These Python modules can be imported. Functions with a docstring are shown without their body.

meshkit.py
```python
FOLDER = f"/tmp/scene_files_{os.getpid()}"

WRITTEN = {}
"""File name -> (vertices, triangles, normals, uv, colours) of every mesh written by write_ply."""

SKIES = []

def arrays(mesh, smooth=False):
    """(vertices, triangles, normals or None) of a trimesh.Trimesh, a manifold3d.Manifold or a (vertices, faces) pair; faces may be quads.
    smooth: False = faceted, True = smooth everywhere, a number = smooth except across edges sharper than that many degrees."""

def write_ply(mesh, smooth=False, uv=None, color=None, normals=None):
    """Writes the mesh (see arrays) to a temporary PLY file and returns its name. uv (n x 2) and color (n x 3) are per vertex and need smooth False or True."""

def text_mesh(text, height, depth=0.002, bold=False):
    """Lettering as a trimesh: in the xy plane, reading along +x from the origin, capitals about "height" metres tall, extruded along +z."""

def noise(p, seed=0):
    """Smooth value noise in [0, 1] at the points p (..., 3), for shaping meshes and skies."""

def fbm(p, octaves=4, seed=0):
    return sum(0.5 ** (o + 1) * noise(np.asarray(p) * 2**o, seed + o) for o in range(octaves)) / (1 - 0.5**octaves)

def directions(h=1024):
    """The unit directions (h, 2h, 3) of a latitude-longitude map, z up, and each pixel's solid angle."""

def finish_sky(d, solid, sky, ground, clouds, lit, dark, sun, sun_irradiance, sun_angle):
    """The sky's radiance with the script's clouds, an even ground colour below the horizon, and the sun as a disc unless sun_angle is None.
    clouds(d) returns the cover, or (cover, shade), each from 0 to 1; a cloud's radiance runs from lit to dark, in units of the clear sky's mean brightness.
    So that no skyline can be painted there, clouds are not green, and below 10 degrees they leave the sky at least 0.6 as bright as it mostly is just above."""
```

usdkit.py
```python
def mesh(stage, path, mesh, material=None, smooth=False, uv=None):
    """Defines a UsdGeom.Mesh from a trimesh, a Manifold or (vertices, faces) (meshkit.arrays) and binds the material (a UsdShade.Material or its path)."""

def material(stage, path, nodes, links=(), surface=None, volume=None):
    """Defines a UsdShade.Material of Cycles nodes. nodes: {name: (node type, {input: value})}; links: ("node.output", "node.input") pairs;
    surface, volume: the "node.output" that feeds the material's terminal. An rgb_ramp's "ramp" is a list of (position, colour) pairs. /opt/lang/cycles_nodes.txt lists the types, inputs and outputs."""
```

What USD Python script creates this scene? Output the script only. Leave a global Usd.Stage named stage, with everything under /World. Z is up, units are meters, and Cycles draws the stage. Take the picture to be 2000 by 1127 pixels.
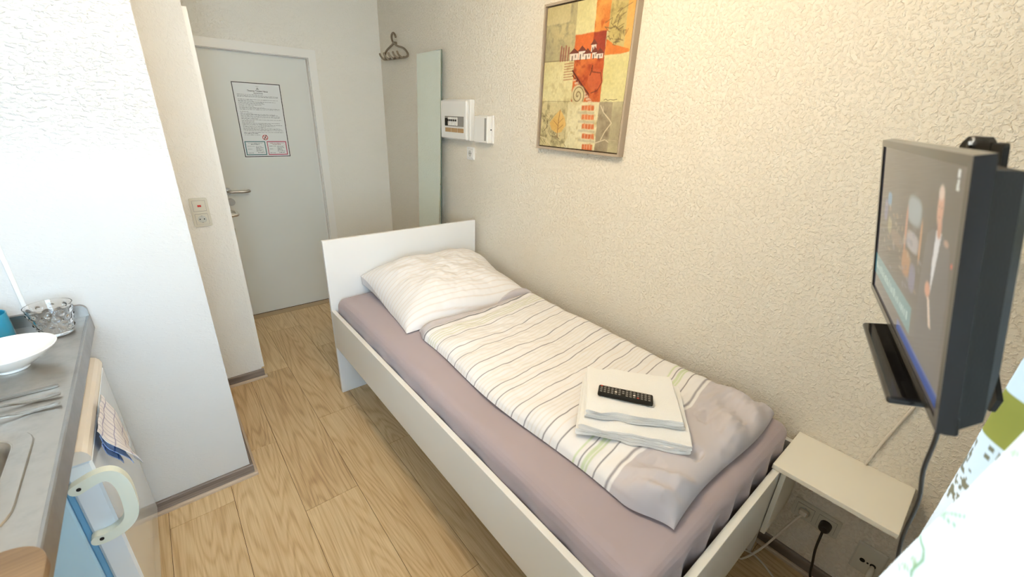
import math, random
import numpy as np, trimesh, manifold3d as m3
from shapely.geometry import LineString, Polygon, box as sbox, Point
from shapely import union_all
import usdkit, meshkit
from pxr import Usd, UsdGeom, UsdLux, UsdShade, Gf, Sdf, Vt

random.seed(7)
rng = np.random.default_rng(7)
stage = Usd.Stage.CreateInMemory()
UsdGeom.SetStageUpAxis(stage, UsdGeom.Tokens.z)
UsdGeom.SetStageMetersPerUnit(stage, 1.0)
W = UsdGeom.Xform.Define(stage, '/World')
stage.SetDefaultPrim(W.GetPrim())
UsdGeom.Scope.Define(stage, '/World/Looks')

# ------------------------------------------------------------------ camera, sky, lights, exposure
CAM = np.array([-1.66291, 0.0, 1.63166])
FW = np.array([0.60330662, 0.70155291, -0.37926856])
RT = np.array([0.76822055, -0.63892402, 0.04016557])
UP = np.array([0.21414552, 0.31559406, 0.92441446])
cam = UsdGeom.Camera.Define(stage, '/World/camera')
M = Gf.Matrix4d(*[float(x) for x in (*RT, 0, *UP, 0, *(-FW), 0, *CAM, 1)])
cam.AddTransformOp().Set(M)
FPX = 813.3
cam.CreateFocalLengthAttr(13.0)
cam.CreateHorizontalApertureAttr(13.0 * 2000 / FPX)
cam.CreateVerticalApertureAttr(13.0 * 1127 / FPX)
cam.CreateClippingRangeAttr(Gf.Vec2f(0.02, 100))
cam.CreateFocusDistanceAttr(2.2)
cam.CreateFStopAttr(3.2)
cam.CreateExposureAttr(0.08)

SKY = 4.4
LAMP = 128.0
dome = UsdLux.DomeLight.Define(stage, '/World/sky')
dome.CreateIntensityAttr(SKY)
dome.CreateColorAttr(Gf.Vec3f(0.58, 0.80, 1.0))
LAMP_COL = (1.0, 0.79, 0.50)

# ------------------------------------------------------------------ helpers
USED = {}
def numbered(path):
    n = USED.get(path, 0); USED[path] = n + 1
    return path if n == 0 else f'{path}_{n:03d}'

def data(prim, label=None, cat=None, group=None, kind=None):
    for k, v in (('label', label), ('category', cat), ('group', group), ('kind', kind)):
        if v: prim.SetCustomDataByKey(k, v)

class Thing:
    """An Xform at the thing's base; parts are given in world coordinates unless local=True."""
    def __init__(s, name, label, cat, base, group=None, kind=None, rot=None):
        s.path = numbered('/World/' + name)
        s.base = np.array(base, float)
        x = UsdGeom.Xform.Define(stage, s.path)
        s.rot = rot
        if rot is None:
            x.AddTranslateOp().Set(Gf.Vec3d(*map(float, base)))
        else:
            R = np.array(rot, float)   # columns are the local axes
            x.AddTransformOp().Set(Gf.Matrix4d(*[float(v) for v in (*R[:, 0], 0, *R[:, 1], 0, *R[:, 2], 0, *s.base, 1)]))
        data(x.GetPrim(), label, cat, group, kind)
    def add(s, name, mesh, mat, parent=None, smooth=False, local=False, label=None, color=None, kind=None):
        v, f = arr(mesh)
        if not local: v = v - s.base
        return put((parent or s.path) + '/' + name, (v, f), mat, smooth, label, color=color, kind=kind)

def arr(mesh):
    v, f, _ = meshkit.arrays(mesh, False)
    return np.asarray(v, float), np.asarray(f)

def put(path, mesh, mat, smooth=False, label=None, cat=None, group=None, kind=None, color=None, at=None):
    path = numbered(path)
    v, f = arr(mesh)
    if at is not None: v = v - np.array(at)
    m = usdkit.mesh(stage, path, (v, f), mat, smooth=(True if color is not None and smooth else smooth))
    if at is not None: UsdGeom.Xformable(m).AddTranslateOp().Set(Gf.Vec3d(*map(float, at)))
    if color is not None:
        UsdGeom.PrimvarsAPI(m).CreatePrimvar('print', Sdf.ValueTypeNames.Color3fArray, 'vertex').Set(Vt.Vec3fArray.FromNumpy(np.asarray(color, np.float32)))
    data(m.GetPrim(), label, cat, group, kind)
    return path

def single(name, mesh, mat, label, cat, base=None, smooth=False, group=None, kind=None, color=None):
    v, f = arr(mesh)
    if base is None: base = (*((v.max(0) + v.min(0)) / 2)[:2], v[:, 2].min())
    return put('/World/' + name, (v, f), mat, smooth, label, cat, group, kind, color, at=base)

def cat_(*ms):
    vs, fs, n = [], [], 0
    for m in ms:
        v, f = arr(m); vs.append(v); fs.append(f + n); n += len(v)
    return np.vstack(vs), np.vstack(fs)

def cbox(lo, hi, c=0.002):
    """A box with chamfered edges."""
    lo, hi = np.array(lo, float), np.array(hi, float)
    lo, hi = np.minimum(lo, hi), np.maximum(lo, hi)
    c = min(c, 0.45 * (hi - lo).min())
    pts = []
    for sx in (0, 1):
        for sy in (0, 1):
            for sz in (0, 1):
                s = np.array([sx, sy, sz]); p = np.where(s, hi, lo); d = np.where(s, -1, 1) * c
                for k in range(3):
                    q = p + d; q[k] = p[k]; pts.append(q)
    h = trimesh.convex.convex_hull(np.array(pts))
    return h.vertices, h.faces

def rbox(lo, hi, r, seg=16):
    lo, hi = np.array(lo, float), np.array(hi, float)
    lo, hi = np.minimum(lo, hi), np.maximum(lo, hi)
    r = min(r, 0.49 * (hi - lo).min())
    sp = m3.Manifold.sphere(r, seg)
    ms = [sp.translate([(lo, hi)[a][0] + (r, -r)[a], (lo, hi)[b][1] + (r, -r)[b], (lo, hi)[c][2] + (r, -r)[c]]) for a in (0, 1) for b in (0, 1) for c in (0, 1)]
    return m3.Manifold.batch_hull(ms)

def plain(lo, hi):
    m = trimesh.creation.box(bounds=[np.minimum(lo, hi), np.maximum(lo, hi)])
    return m.vertices, m.faces

def tube(path, r, n=10, closed_ends=True, flat=None):
    """A tube along points; r a number or one per point."""
    P = np.array(path, float); k = len(P)
    R = np.broadcast_to(np.asarray(r, float), (k,))
    T = np.gradient(P, axis=0); T /= np.linalg.norm(T, axis=1, keepdims=True)
    u = np.cross(T[0], [0.3, 0.2, 0.93]); u /= np.linalg.norm(u)
    vs = []
    for i in range(k):
        u = u - T[i] * (u @ T[i]); u /= np.linalg.norm(u)
        w = np.cross(T[i], u)
        a = np.linspace(0, 2 * np.pi, n, endpoint=False)
        vs.append(P[i] + R[i] * (np.cos(a)[:, None] * u + np.sin(a)[:, None] * w))
    v = np.vstack(vs + [P[:1], P[-1:]]); f = []
    for i in range(k - 1):
        for j in range(n):
            a, b = i * n + j, i * n + (j + 1) % n
            f += [[a, b, b + n], [a, b + n, a + n]]
    for j in range(n):
        f += [[k * n, (j + 1) % n, j], [k * n + 1, (k - 1) * n + j, (k - 1) * n + (j + 1) % n]]
    return v, np.array(f)

def spline(pts, n=40):
    from scipy.interpolate import CubicSpline
    P = np.array(pts, float); t = np.r_[0, np.cumsum(np.linalg.norm(np.diff(P, axis=0), axis=1))]
    return CubicSpline(t, P)(np.linspace(0, t[-1], n))

def lathe(profile, n=40, center=(0, 0, 0)):
    P = np.array(profile, float); k = len(P)
    a = np.linspace(0, 2 * np.pi, n, endpoint=False)
    v = np.stack([P[:, None, 0] * np.cos(a), P[:, None, 0] * np.sin(a), np.repeat(P[:, 1:2], n, 1)], -1).reshape(-1, 3)
    f = []
    for i in range(k - 1):
        for j in range(n):
            p, q = i * n + j, i * n + (j + 1) % n
            f += [[p, q, q + n], [p, q + n, p + n]]
    m = trimesh.Trimesh(v, f, process=True); m.update_faces(m.nondegenerate_faces())
    return m.vertices + np.array(center), m.faces

def prism(poly, h):
    """Extrudes a shapely polygon; returns vertices in (u, v, w)."""
    gs = getattr(poly, 'geoms', [poly])
    return cat_(*[trimesh.creation.extrude_polygon(g, h, engine='earcut') for g in gs])

def axes(mesh, U, V, Wd, o=(0, 0, 0)):
    v, f = arr(mesh)
    B = np.array([U, V, Wd], float)
    v2 = v @ B + np.array(o, float)
    if np.linalg.det(B) < 0: f = f[:, ::-1]
    return v2, f

def grid_faces(nu, nv, flip=False):
    i = np.arange(nu * nv).reshape(nu, nv)
    a, b, c, d = i[:-1, :-1].ravel(), i[1:, :-1].ravel(), i[1:, 1:].ravel(), i[:-1, 1:].ravel()
    f = np.vstack([np.stack([a, b, c], 1), np.stack([a, c, d], 1)])
    return f[:, ::-1] if flip else f

def ss(a, b, x):
    t = np.clip((x - a) / (b - a), 0, 1); return t * t * (3 - 2 * t)

def lin(r, g=None, b=None):
    c = np.array(r if g is None else (r, g, b), float) / 255.0
    return np.where(c <= 0.04045, c / 12.92, ((c + 0.055) / 1.055) ** 2.4)

def ray_plane(px, py, ax, val):
    d = (px - 1000) / FPX * RT - (py - 563.5) / FPX * UP + FW
    return CAM + (val - CAM[ax]) / d[ax] * d

# ------------------------------------------------------------------ materials
def mat(name, col, rough=0.5, metal=0.0, spec=0.5, bump=None, vary=0.0, **kw):
    nodes = {'p': ('principled_bsdf', dict(base_color=tuple(map(float, col)), roughness=rough, metallic=metal, specular_ior_level=spec, **kw))}
    links = []
    if bump or vary:
        nodes['tc'] = ('texture_coordinate', {})
    if vary:
        nodes['nv'] = ('noise_texture', dict(scale=6.0, detail=4.0))
        nodes['rv'] = ('rgb_ramp', dict(ramp=[(0.3, tuple(np.array(col) * (1 - vary))), (0.7, tuple(np.minimum(np.array(col) * (1 + vary), 1)))]))
        links += [('tc.object', 'nv.vector'), ('nv.fac', 'rv.fac'), ('rv.color', 'p.base_color')]
    if bump:
        nodes['nb'] = ('noise_texture', dict(scale=bump[0], detail=3.0))
        nodes['b'] = ('bump', dict(strength=1.0, distance=bump[1]))
        links += [('tc.object', 'nb.vector'), ('nb.fac', 'b.height'), ('b.normal', 'p.normal')]
    return usdkit.material(stage, '/World/Looks/' + name, nodes, links, surface='p.BSDF')

def printed(name, rough=0.6, emit=0.0, spec=0.5, bump=None, cloth=0.0, coat=0.0):
    nodes = {'a': ('attribute', dict(attribute='print')), 'p': ('principled_bsdf', dict(roughness=rough, specular_ior_level=spec, coat_weight=coat))}
    links = [('a.color', 'p.base_color')]
    surf = 'p.BSDF'
    if emit:
        nodes['p'][1]['base_color'] = (0.012, 0.012, 0.013); nodes['p'][1]['emission_strength'] = emit
        links = [('a.color', 'p.emission_color')]
    if bump:
        nodes['tc'] = ('texture_coordinate', {})
        nodes['nb'] = ('noise_texture', dict(scale=bump[0], detail=3.0)); nodes['b'] = ('bump', dict(strength=1.0, distance=bump[1]))
        links += [('tc.object', 'nb.vector'), ('nb.fac', 'b.height'), ('b.normal', 'p.normal')]
    if cloth:
        nodes['t'] = ('translucent_bsdf', {}); nodes['m'] = ('mix_closure', dict(fac=cloth))
        links += [('a.color', 't.color'), ('p.BSDF', 'm.closure1'), ('t.BSDF', 'm.closure2')]; surf = 'm.closure'
    return usdkit.material(stage, '/World/Looks/' + name, nodes, links, surface=surf)

def plaster(name, col, z0=None, dist=0.006, scale=62.0, stretch=(1, 1, 1)):
    """Painted roughcast wallpaper: raised blobs; smoothed over below z0 where given."""
    nodes = {'g': ('geometry', {}), 'mp': ('mapping', dict(scale=stretch)),
             'n': ('noise_texture', dict(scale=scale, detail=2.5, roughness=0.55, distortion=0.4)),
             'r': ('map_range', dict(range_type='smoothstep', from_min=0.44, from_max=0.72, to_min=0.0, to_max=1.0)),
             'n2': ('noise_texture', dict(scale=9.0, detail=2.0)), 'mx': ('math', dict(math_type='multiply_add', value2=0.35)),
             'mul': ('math', dict(math_type='multiply', value2=1.0)),
             'b': ('bump', dict(strength=1.0, distance=dist)), 'p': ('principled_bsdf', dict(base_color=tuple(map(float, col)), roughness=0.75, specular_ior_level=0.3))}
    links = [('g.position', 'mp.vector'), ('mp.vector', 'n.vector'), ('n.fac', 'r.value'), ('g.position', 'n2.vector'),
             ('n2.fac', 'mx.value1'), ('r.result', 'mx.value3'), ('mx.value', 'mul.value1'), ('mul.value', 'b.height'), ('b.normal', 'p.normal')]
    if z0 is not None:
        nodes['s'] = ('separate_xyz', {}); nodes['zr'] = ('map_range', dict(range_type='smoothstep', from_min=z0 - 0.14, from_max=z0 + 0.12, to_min=0.08, to_max=1.0))
        links += [('g.position', 's.vector'), ('s.z', 'zr.value'), ('zr.result', 'mul.value2')]
    return usdkit.material(stage, '/World/Looks/' + name, nodes, links, surface='p.BSDF')

def wood(name, dark, mid, light, along='y', rough=0.45, k=1.0, ring=30.0, spec=0.4):
    """Plank print: cathedral contour lines stretched along the board plus fine pores; each board varies."""
    st = {'y': (1.0, 0.10, 1.0), 'x': (0.10, 1.0, 1.0)}[along]
    fine = {'y': (170.0, 4.5, 1.0), 'x': (4.5, 170.0, 170.0)}[along]
    nodes = {'tc': ('texture_coordinate', {}), 'oi': ('object_info', {}),
             'off': ('vector_math', dict(math_type='scale', vector1=(17.3, 9.1, 5.7))), 'add': ('vector_math', dict(math_type='add')),
             'm1': ('mapping', dict(scale=st)), 'n1': ('noise_texture', dict(scale=9.0 * k, detail=1.5, roughness=0.4, distortion=0.15)),
             'w': ('math', dict(math_type='multiply', value2=ring)), 'sn': ('math', dict(math_type='sine')), 'w1': ('math', dict(math_type='multiply_add', value2=0.5, value3=0.5)), 'w2': ('math', dict(math_type='power', value2=2.2)),
             'm2': ('mapping', dict(scale=fine)), 'n2': ('noise_texture', dict(scale=1.0, detail=3.0, roughness=0.6)),
             'm3': ('mapping', dict(scale=(1.0, 0.3, 1.0) if along == 'y' else (0.3, 1, 1))), 'n3': ('noise_texture', dict(scale=9.0, detail=3.0)),
             'a1': ('math', dict(math_type='multiply_add', value2=-0.16, value3=0.27)), 'a2': ('math', dict(math_type='multiply_add', value2=0.58)), 'a3': ('math', dict(math_type='multiply_add', value2=0.26)),
             'a4': ('math', dict(math_type='multiply_add', value2=0.16, value3=-0.16)), 'a5': ('math', dict(math_type='add')),
             'r': ('rgb_ramp', dict(ramp=[(0.12, tuple(dark)), (0.48, tuple(mid)), (0.82, tuple(light))])),
             'b': ('bump', dict(strength=0.5, distance=0.0006)),
             'p': ('principled_bsdf', dict(roughness=rough, specular_ior_level=spec))}
    links = [('oi.random', 'off.scale'), ('tc.object', 'add.vector1'), ('off.vector', 'add.vector2'), ('add.vector', 'm1.vector'), ('m1.vector', 'n1.vector'),
             ('n1.fac', 'w.value1'), ('w.value', 'sn.value1'), ('sn.value', 'w1.value1'), ('w1.value', 'w2.value1'), ('add.vector', 'm2.vector'), ('m2.vector', 'n2.vector'),
             ('add.vector', 'm3.vector'), ('m3.vector', 'n3.vector'), ('w2.value', 'a1.value1'), ('n2.fac', 'a2.value1'), ('a1.value', 'a2.value3'),
             ('n3.fac', 'a3.value1'), ('a2.value', 'a3.value3'), ('oi.random', 'a4.value1'), ('a3.value', 'a5.value1'), ('a4.value', 'a5.value2'), ('a5.value', 'r.fac'),
             ('r.color', 'p.base_color'), ('n2.fac', 'b.height'), ('b.normal', 'p.normal')]
    return usdkit.material(stage, '/World/Looks/' + name, nodes, links, surface='p.BSDF')

def steel(name, col, rough=0.3, along=(1, 60, 60), blotch=0.05):
    nodes = {'tc': ('texture_coordinate', {}), 'mp': ('mapping', dict(scale=along)), 'n': ('noise_texture', dict(scale=6.0, detail=4.0)),
             'n2': ('noise_texture', dict(scale=14.0, detail=5.0, roughness=0.65)), 'r': ('map_range', dict(from_min=0.3, from_max=0.7, to_min=rough - blotch, to_max=rough + blotch)),
             'b': ('bump', dict(strength=0.1, distance=0.00001)),
             'p': ('principled_bsdf', dict(base_color=tuple(col), metallic=1.0, roughness=rough))}
    links = [('tc.object', 'mp.vector'), ('mp.vector', 'n.vector'), ('tc.object', 'n2.vector'), ('n2.fac', 'r.value'), ('r.result', 'p.roughness'), ('n.fac', 'b.height'), ('b.normal', 'p.normal')]
    return usdkit.material(stage, '/World/Looks/' + name, nodes, links, surface='p.BSDF')

WALL = (0.82, 0.80, 0.755)
m_wall_r = plaster('plaster_rough', (0.83, 0.775, 0.67), dist=0.0026, scale=95.0)
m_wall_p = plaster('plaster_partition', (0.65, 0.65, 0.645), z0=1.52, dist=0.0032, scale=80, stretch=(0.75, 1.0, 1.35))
m_wall_s = plaster('plaster_smooth', WALL, dist=0.0009, scale=80)
m_wall_b = plaster('plaster_back', (0.82, 0.79, 0.715), dist=0.0009, scale=80)
m_ceil = mat('ceiling_paint', (0.85, 0.84, 0.82), 0.85)
m_floor = wood('oak_plank', lin(140, 110, 76), lin(198, 168, 126), lin(224, 200, 160), ring=95.0)
m_base = wood('baseboard_print', lin(70, 62, 58), lin(118, 107, 101), lin(160, 149, 141), along='x', ring=16.0, k=1.6)
m_base_y = wood('baseboard_print_side', lin(70, 62, 58), lin(118, 107, 101), lin(160, 149, 141), along='y', ring=16.0, k=1.6)
m_seal = mat('baseboard_lip', lin(196, 178, 158), 0.5)
m_joint = mat('subfloor_dark', lin(92, 68, 44), 0.9)
m_white = mat('white_lacquer', (0.80, 0.80, 0.79), 0.35)
m_door = mat('door_white', (0.74, 0.745, 0.70), 0.4)
m_frame = mat('door_frame_white', (0.84, 0.825, 0.78), 0.35)
m_bedwhite = mat('laminate_white', (0.82, 0.82, 0.81), 0.32)
m_bedside = mat('laminate_cream', (0.80, 0.775, 0.72), 0.35)
m_edge = mat('laminate_edge', (0.86, 0.83, 0.76), 0.4)
m_shelf = mat('shelf_cream', (0.84, 0.80, 0.70), 0.4)
m_metal = mat('brushed_metal', (0.50, 0.49, 0.47), 0.32, metal=1.0)
m_chrome = mat('chrome', (0.82, 0.82, 0.82), 0.12, metal=1.0)
m_cutlery = mat('cutlery_steel', (0.36, 0.34, 0.31), 0.2, metal=1.0)
m_wire = mat('rack_metal', (0.30, 0.25, 0.19), 0.35, metal=0.8)
m_steel = steel('sink_steel', (0.47, 0.44, 0.40), 0.36, blotch=0.04)
m_steel_dark = steel('sink_steel_edge', (0.38, 0.365, 0.35), 0.34, blotch=0.02)
m_plastic_w = mat('plastic_white', (0.82, 0.81, 0.78), 0.35)
m_plastic_c = mat('plastic_cream', (0.66, 0.63, 0.54), 0.35)
m_grey = mat('plastic_grey', (0.30, 0.29, 0.27), 0.4)
m_tan = mat('label_tan', lin(178, 146, 104), 0.6)
m_dark = mat('dark_plastic', (0.020, 0.019, 0.017), 0.5, spec=0.12, bump=(400.0, 0.0003))
m_gloss = mat('gloss_black', (0.008, 0.008, 0.009), 0.06)
m_bezel = mat('bezel_gloss', (0.010, 0.010, 0.011), 0.16, spec=0.35)
m_rubber = mat('cable_black', (0.018, 0.015, 0.013), 0.5)
m_hole = mat('hole_black', (0.01, 0.01, 0.01), 0.8)
m_red = mat('indicator_red', (0.55, 0.03, 0.02), 0.3)
m_cablew = mat('cable_white', (0.72, 0.66, 0.56), 0.5)
m_sheet = mat('sheet_taupe', lin(166, 152, 155), 0.85, spec=0.2, bump=(900.0, 0.0004), sheen_weight=0.3)
m_towel = mat('terry_white', (0.86, 0.85, 0.83), 0.95, spec=0.1, bump=(520.0, 0.0016), sheen_weight=0.4)
m_fridge = mat('fridge_white', (0.74, 0.79, 0.82), 0.13, coat_weight=0.6, coat_roughness=0.04)
m_fridge_side = mat('fridge_side_blue_white', (0.52, 0.74, 0.86), 0.35)
m_fridge_top = mat('fridge_top_cream', (0.78, 0.71, 0.62), 0.45)
m_gasket = mat('door_gasket', (0.16, 0.38, 0.58), 0.5)
m_handle = mat('handle_cream', (0.74, 0.77, 0.66), 0.35)
m_mug = mat('glaze_turquoise', lin(36, 138, 172), 0.12, coat_weight=0.5)
m_china = mat('china_white', (0.86, 0.85, 0.82), 0.1, coat_weight=0.4)
m_board = wood('board_wood', lin(92, 70, 48), lin(122, 96, 68), lin(146, 118, 86), along='x', rough=0.4, ring=14.0)
m_frame_pic = mat('picture_frame_taupe', lin(176, 160, 142), 0.5, bump=(160.0, 0.0006))
m_frame_in = mat('picture_frame_inner', lin(96, 80, 60), 0.6)
m_canvas = printed('canvas_paint', rough=0.55, bump=(240.0, 0.0012))
m_paper = printed('paper_print', rough=0.35)
m_screen = printed('tv_screen', rough=0.07, emit=0.65)
m_duvet = printed('duvet_print', rough=0.9, spec=0.15, bump=(700.0, 0.0003))
m_curtain = printed('curtain_print', rough=0.9, spec=0.1, cloth=0.18)
m_check = printed('check_cloth', rough=0.9, spec=0.1, bump=(600.0, 0.0005))
m_ink = mat('ink', (0.05, 0.05, 0.05), 0.6)
m_key = mat('remote_key', (0.20, 0.18, 0.16), 0.6)
m_keyr = mat('remote_key_red', (0.45, 0.06, 0.04), 0.6)
m_mirror = mat('mirror_silver', (0.86, 0.93, 0.88), 0.015, metal=1.0)
m_mirror_edge = mat('mirror_glass_edge', (0.10, 0.17, 0.14), 0.1, transmission_weight=0.0)
m_glass = mat('tumbler_glass', (1.0, 1.0, 1.0), 0.0, transmission_weight=1.0, ior=1.47)
m_pane = usdkit.material(stage, '/World/Looks/window_glass', {'f': ('fresnel', dict(IOR=1.45)), 't': ('transparent_bsdf', {}), 'g': ('glossy_bsdf', dict(roughness=0.0, color=(1, 1, 1))), 'm': ('mix_closure', {})},
                         [('f.fac', 'm.fac'), ('t.BSDF', 'm.closure1'), ('g.BSDF', 'm.closure2')], surface='m.closure')
m_lamp = usdkit.material(stage, '/World/Looks/lamp_glow', {'e': ('emission', dict(color=LAMP_COL, strength=LAMP))}, [], surface='e.emission')

# ------------------------------------------------------------------ the room
X0, YF, YB, ZC = -2.56, -0.30, 3.734, 2.50     # left wall, window wall, back wall, ceiling
PX, PY, QX, QY = -1.605, 1.922, -1.393, 2.772  # partition corner, recess corner
def struct(name, mesh, m, label, cat, base=None):
    return single(name, mesh, m, label, cat, base=base, kind='structure')

fl = Thing('floor', 'light oak vinyl plank floor with visible grain and joints', 'floor', (-1.2, 1.7, 0), kind='structure')
fl.add('subfloor', plain((X0, YF, -0.06), (0, YB + 0.1, -0.004)), m_joint)
PITCH, LEN = 0.2297, 1.247
phase = {-3: 0.55, -2: 0.551, -1: 0.30, 0: 0.894 - LEN, 1: 1.55 - 2 * LEN, 2: 2.085 - 2 * LEN, 3: 1.798 - 2 * LEN}
for k in range(-5, 7):
    x1 = -1.0055 - PITCH * k; x0 = x1 - PITCH
    if k == -5: x1 = 0.0
    ph = phase.get(k - 0, None)
    # rows counted from the seam at x = -1.0055 towards the kitchen
    ph = {0: 0.894, 1: 1.55, 2: 2.085, 3: 1.798}.get(k, 0.37 * (k + 9) % LEN)
    lo_x, hi_x = max(x0, X0), min(x1, 0.0)
    if hi_x - lo_x < 0.02: continue
    j = ph - LEN * math.ceil((ph - YF) / LEN)
    while j < YB + 0.05:
        a, b = max(j, YF), min(j + LEN, YB + 0.052)
        j += LEN
        if b - a < 0.02: continue
        g = 0.0007
        if lo_x > -1.75 or a < PY:
            c = np.array([(lo_x + hi_x) / 2, (a + b) / 2, 0])
            mesh = cbox((lo_x + g, a + g, -0.004), (hi_x - g, b - g, 0.0), 0.0009)
            v, f = arr(mesh)
            p = put(fl.path + '/plank', (v, f), m_floor, at=c)
            x = UsdGeom.Xformable(stage.GetPrimAtPath(p)); x.ClearXformOpOrder(); x.GetPrim().RemoveProperty('xformOp:translate')
            x.AddTranslateOp().Set(Gf.Vec3d(*map(float, c - fl.base)))
fl.add('threshold', cbox((QX, 3.70, -0.002), (-0.5, 3.782, 0.0035), 0.003), mat('threshold_wood', lin(178, 152, 116), 0.45), label='pale threshold strip under the entrance door')

struct('ceiling', plain((X0, YF, ZC), (0, YB, ZC + 0.08)), m_ceil, 'plain white painted ceiling above the room', 'ceiling')
struct('wall_right', plain((0, YF - 0.1, 0), (0.12, YB + 0.2, ZC)), m_wall_r, 'cream textured plaster wall along the bed', 'wall')
struct('wall_left', plain((X0 - 0.1, YF - 0.1, 0), (X0, YB + 0.2, ZC)), m_wall_s, 'plain white wall behind the kitchen worktop', 'wall')
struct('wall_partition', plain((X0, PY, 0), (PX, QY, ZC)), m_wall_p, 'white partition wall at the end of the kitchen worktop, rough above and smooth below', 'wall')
DY0, DY1 = 2.86, 3.60   # bathroom door opening in the recess wall
struct('wall_recess', cat_(plain((X0, QY, 0), (QX, DY0, ZC)), plain((X0, DY1, 0), (QX, YB + 0.1, ZC)), plain((X0, DY0, 2.0), (QX, DY1, ZC)), plain((X0, DY0, 0), (QX - 0.12, DY1, 2.0))), m_wall_s,
       'narrow white wall with the light switch beside the entrance', 'wall')
DX0, DX1, DZ = -1.325, -0.582, 1.985
struct('wall_back', cat_(plain((QX, YB, 0), (DX0, YB + 0.14, ZC)), plain((DX1, YB, 0), (0, YB + 0.14, ZC)), plain((DX0, YB, DZ), (DX1, YB + 0.14, ZC)), plain((QX, YB + 0.14, 0), (0, YB + 0.2, ZC))), m_wall_b,
       'white wall around the entrance door', 'wall')
WX0, WX1, WZ0, WZ1 = -2.40, -0.42, 0.86, 2.25
struct('wall_front', cat_(plain((X0, YF - 0.1, 0), (WX0, YF, ZC)), plain((WX1, YF - 0.1, 0), (0, YF, ZC)), plain((WX0, YF - 0.1, 0), (WX1, YF, WZ0)), plain((WX0, YF - 0.1, WZ1), (WX1, YF, ZC))), m_wall_s,
       'white wall with the curtained window', 'wall')
wn = Thing('window_1', 'white framed window behind the curtain', 'window', ((WX0 + WX1) / 2, YF - 0.05, WZ0), kind='structure')
xm = (WX0 + WX1) / 2
for lo, hi in (((WX0, WZ0), (WX0 + 0.06, WZ1)), ((WX1 - 0.06, WZ0), (WX1, WZ1)), ((WX0, WZ0), (WX1, WZ0 + 0.06)), ((WX0, WZ1 - 0.06), (WX1, WZ1)), ((xm - 0.04, WZ0), (xm + 0.04, WZ1))):
    wn.add('frame_bar', cbox((lo[0], YF - 0.09, lo[1]), (hi[0], YF - 0.03, hi[1]), 0.004), m_white)
for a, b in ((WX0 + 0.06, xm - 0.04), (xm + 0.04, WX1 - 0.06)):
    wn.add('pane', plain((a, YF - 0.064, WZ0 + 0.06), (b, YF - 0.058, WZ1 - 0.06)), m_pane)

# baseboards: a grey wood print board with a pale lip towards the floor
def baseboard(name, label, segs):
    base = ((segs[0][0][0] + segs[0][1][0]) / 2, (segs[0][0][1] + segs[0][1][1]) / 2, 0)
    t = Thing(name, label, 'baseboard', base, kind='structure')
    for (a, b, n, corner) in segs:
        a, b, n = np.array(a, float), np.array(b, float), np.array(n, float)
        d = (b - a) / np.linalg.norm(b - a); a0, b0 = a, b
        for part, depth, z0, z1, m in (('board', 0.012, 0.010, 0.060, m_base if abs(d[0]) > 0.5 else m_base_y), ('lip', 0.024, 0.0, 0.015, m_seal)):
            prof = Polygon([(0, z0), (depth, z0), (depth, z1 - 0.004), (depth - 0.004, z1), (0, z1)])
            a, b = a0 - d * (depth if 's' in corner else 0), b0 + d * (depth if 'e' in corner else 0)
            me = prism(prof, np.linalg.norm(b - a))
            t.add(part, axes(me, (*n, 0), (0, 0, 1), (*d, 0), (*a, 0)), m)
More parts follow.
